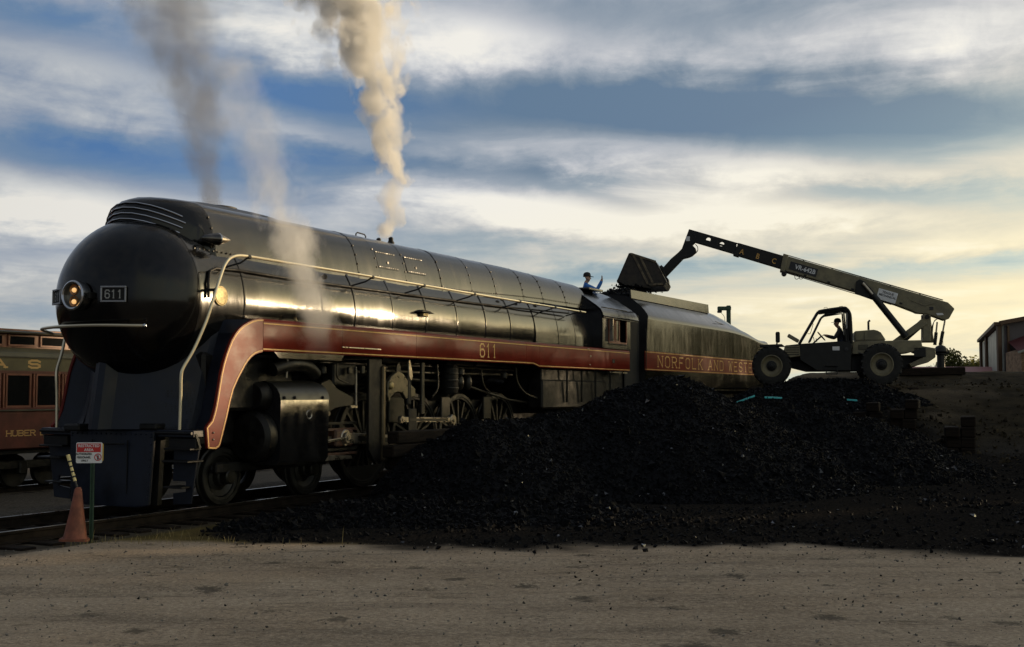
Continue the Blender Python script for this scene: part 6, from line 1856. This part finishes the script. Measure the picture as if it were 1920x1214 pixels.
for (px_, top_, y_, w_, lab, sd_) in [(1781, 658, 190, 6.5, 'tallest tree just right of the standpipe on the skyline', 3), (1752, 682, 185, 4.5, 'low leafy tree left of the standpipe under the telehandler tail', 4),
                              (1823, 673, 215, 10.0, 'broad rounded tree above the long faded red roof', 5), (1805, 680, 212, 5.0, 'small tree beside the broad rounded tree above the red roof', 6), (1841, 680, 230, 3.5, 'small tree against the left corner of the metal shed', 7)]:
    x_ = (px_ - 960) * y_ / 2200
    ztop = 1.78 + (737 - top_) * y_ / 2200
    tree(x_, y_, gz(x_, y_), ztop - gz(x_, y_), w_, lab, sd_)

# unseen wood added right of the yard to block the low sun
def sun_screen_wood():
    r = np.random.default_rng(21)
    c0 = np.array([70.0, 60.0]); u = np.array([math.cos(R(SUN_AZ)), -math.sin(R(SUN_AZ))]); w = np.array([math.sin(R(SUN_AZ)), math.cos(R(SUN_AZ))])
    n = 42000
    v = r.uniform(-46, 70, n); dpt = r.uniform(-4, 7, n)
    kx = [-49, -25.5, -24.0, -17, -15, -12, -3.0, -2.0, 1.0, 1.7, 3.2, 3.7, 4.7, 5.6, 6.9, 7.05, 7.75, 7.9, 12, 20, 70]
    ky = [11.5, 11.0, 4.0, 4.0, 5.0, 12.5, 12.8, 10.0, 10.0, 10.5, 10.5, 7.8, 7.6, 11.8, 12.2, 3.5, 3.5, 12.2, 12.8, 12.0, 11.0]  # crown heights, gap and notch shaped for where the sunlight lands
    rough = np.interp(v, [-49, -18, -3, -2, 5, 6, 70], [.5, .6, 1, .35, .35, .6, 1.4])
    hcrown = np.interp(v, kx, ky) + rough * (1.6 * vnoise(v, v * 0, .3, 50, 3) + 1.2 * vnoise(v, dpt, .6, 51, 3))
    zz = hcrown * r.random(n) ** .75
    base = np.array([[1, 0, 0], [0, .7, 0], [-1, 0, 0], [0, -.7, 0]])
    A = r.normal(size=(n, 3, 3)); Qm, _ = np.linalg.qr(A)
    size = r.uniform(.22, .5, n)
    P = np.stack([c0[0] + u[0] * v + w[0] * dpt, c0[1] + u[1] * v + w[1] * dpt, zz + 1.2], -1)
    V = np.einsum('nij,kj->nki', Qm, base) * size[:, None, None] + P[:, None]
    F = np.arange(n * 4).reshape(n, 4)
    o = link('sun_screen_wood', mesh_np('sun_screen_wood', V.reshape(-1, 3), F, False), LEAF)
    tag(o, 'unseen belt of trees added on the right to screen the low sun', kind='stuff')
sun_screen_wood()

# ------------------------------------------------------------------ smoke and steam
def plume(name, label, axis, col, dens, seed, aniso=0.3, nscale=1.3, edge=0.8, fade=(0.0, 0.04, 0.75, 1.0), crisp=0.75, lobe=0.0):
    """axis: (x, y, z, radius) from bottom to top; the shader keeps the same axis"""
    x0, y0, z0 = axis[0][:3]; H_ = axis[-1][2] - z0
    mb = MB(); rings = []
    for (x, y, z, r_) in axis:
        rings.append([(x - x0 + 1.75 * r_ * math.cos(a), y - y0 + 1.75 * r_ * math.sin(a), z - z0) for a in np.linspace(0, 2 * PI, 17)[:-1]])
    mb.loft(rings, cap=True)
    m = bpy.data.materials.new(name); m.use_nodes = True
    t = m.node_tree; t.nodes.clear(); n = N(t)
    tc = n.new('ShaderNodeTexCoord'); p = n.sep(tc.outputs['Object'])
    u = n.m('DIVIDE', p[2], H_, clamp=True)
    xs = [a[0] - x0 for a in axis]; lo, hi = min(xs) - .01, max(xs) + .01
    rm = max(a[3] for a in axis)
    def curve(vals, lo, hi):
        c = n.new('ShaderNodeFloatCurve'); n.put(c.inputs[1], u); c.inputs[0].default_value = 1
        cm = c.mapping.curves[0]
        pts = [((a[2] - z0) / H_, (v - lo) / (hi - lo)) for a, v in zip(axis, vals)]
        cm.points[0].location = pts[0]; cm.points[1].location = pts[-1]
        for q in pts[1:-1]: cm.points.new(*q)
        c.mapping.update()
        return n.m('MULTIPLY_ADD', c.outputs[0], hi - lo, lo)
    cx = curve(xs, lo, hi); rr_ = curve([a[3] for a in axis], 0, rm)
    ys = [a[1] - y0 for a in axis]
    cy = curve(ys, min(ys) - .01, max(ys) + .01)
    d2 = n.m('SQRT', n.m('ADD', n.m('POWER', n.m('SUBTRACT', p[0], cx), 2.0), n.m('POWER', n.m('SUBTRACT', p[1], cy), 2.0)))
    rel = n.m('DIVIDE', d2, n.m('MAXIMUM', rr_, .03))
    mp = n.new('ShaderNodeMapping'); t.links.new(tc.outputs['Object'], mp.inputs[0]); mp.inputs['Location'].default_value = (seed * 7.1, seed * 3.3, seed)
    mp.inputs['Scale'].default_value = (1, 1, .75)
    nz = n.noise(mp.outputs[0], nscale, 4, .6, .6)
    nz2 = n.noise(mp.outputs[0], nscale * 3.4, 2, .6, .3)
    nn = n.m('ADD', n.m('MULTIPLY', n.m('SUBTRACT', nz, .5), 1.9), n.m('MULTIPLY', n.m('SUBTRACT', nz2, .5), 1.0))
    if lobe:
        # rounded billows: cells whose size follows the widening column
        dv = n.new('ShaderNodeVectorMath', operation='MULTIPLY_ADD')
        wn = n.new('ShaderNodeTexNoise'); n.put(wn.inputs['Vector'], mp.outputs[0]); wn.inputs['Scale'].default_value = nscale * 1.6
        n.put(dv.inputs[0], wn.outputs['Color']); dv.inputs[1].default_value = (.35, .35, .35); n.put(dv.inputs[2], mp.outputs[0])
        vo = n.new('ShaderNodeTexVoronoi'); vo.feature = 'SMOOTH_F1'; vo.inputs['Smoothness'].default_value = .25
        n.put(vo.inputs['Vector'], dv.outputs[0]); vo.inputs['Scale'].default_value = 2.3
        nn = n.m('ADD', nn, n.m('MULTIPLY', n.m('SUBTRACT', .42, vo.outputs['Distance']), lobe))
    d = n.mapr(n.m('ADD', n.m('SUBTRACT', 1.0, rel), n.m('MULTIPLY', nn, edge)), 0.0, crisp)
    f_ = n.m('MULTIPLY', n.mapr(u, fade[0], fade[1]), n.mapr(u, fade[2], fade[3], 1.0, 0.2))
    # the same puff spreads thinner as it widens
    thin = n.m('POWER', n.m('DIVIDE', axis[1][3], n.m('MAXIMUM', rr_, .03)), .9)
    D = n.m('MULTIPLY', n.m('MULTIPLY', d, f_), n.m('MULTIPLY', thin, dens))
    v = n.new('ShaderNodeVolumePrincipled')
    v.inputs['Color'].default_value = (*col, 1)
    v.inputs['Anisotropy'].default_value = aniso
    n.put(v.inputs['Density'], D)
    out = n.new('ShaderNodeOutputMaterial'); t.links.new(v.outputs[0], out.inputs['Volume'])
    m.cycles.volume_step_rate = 1.0
    o = mb.build(name, m, None, 0, (x0, y0, z0))
    tag(o, label, kind='stuff')
    return o
plume('smoke', 'dark coal smoke rising from the smokestack', [(-5.08, 19.9, 4.80, .24), (-5.20, 19.9, 5.30, .33), (-5.33, 19.9, 5.8, .42), (-5.46, 19.9, 6.7, .60), (-5.68, 19.9, 7.6, .85), (-5.90, 19.9, 8.6, 1.1), (-6.2, 20, 10.5, 1.5)], (.30, .30, .31), 2.0, 1, .2, 1.3, .8, (0.0, 0.04, 0.75, 1.0), .7, .7)
plume('steam', 'tall column of white steam blowing from the safety valves', [(-2.66, 24.4, 4.95, .11), (-2.56, 24.4, 5.4, .24), (-2.46, 24.4, 6.2, .27), (-2.60, 24.4, 7.05, .38), (-2.74, 24.4, 7.9, .50), (-3.05, 24.4, 8.8, .75), (-3.45, 24.4, 10.1, 1.1), (-4.1, 24.4, 12.2, 1.6)], (.985, .985, .98), 17.0, 2, .3, 1.7, .95, (0.0, 0.04, 0.75, 1.0), .42, 1.5)
plume('steam', 'thin veil of steam drifting up past the front of the boiler', [(-3.00, 18.9, 2.15, .26), (-3.15, 18.9, 2.8, .40), (-3.38, 18.9, 3.6, .46), (-3.62, 18.9, 4.4, .50), (-3.98, 18.9, 5.4, .60), (-4.35, 19.0, 6.4, .68), (-4.7, 19.1, 7.3, .8)], (.985, .985, .98), 2.6, 3, .3, 1.7, .95, (.03, .25, .28, .75), .7, .9)
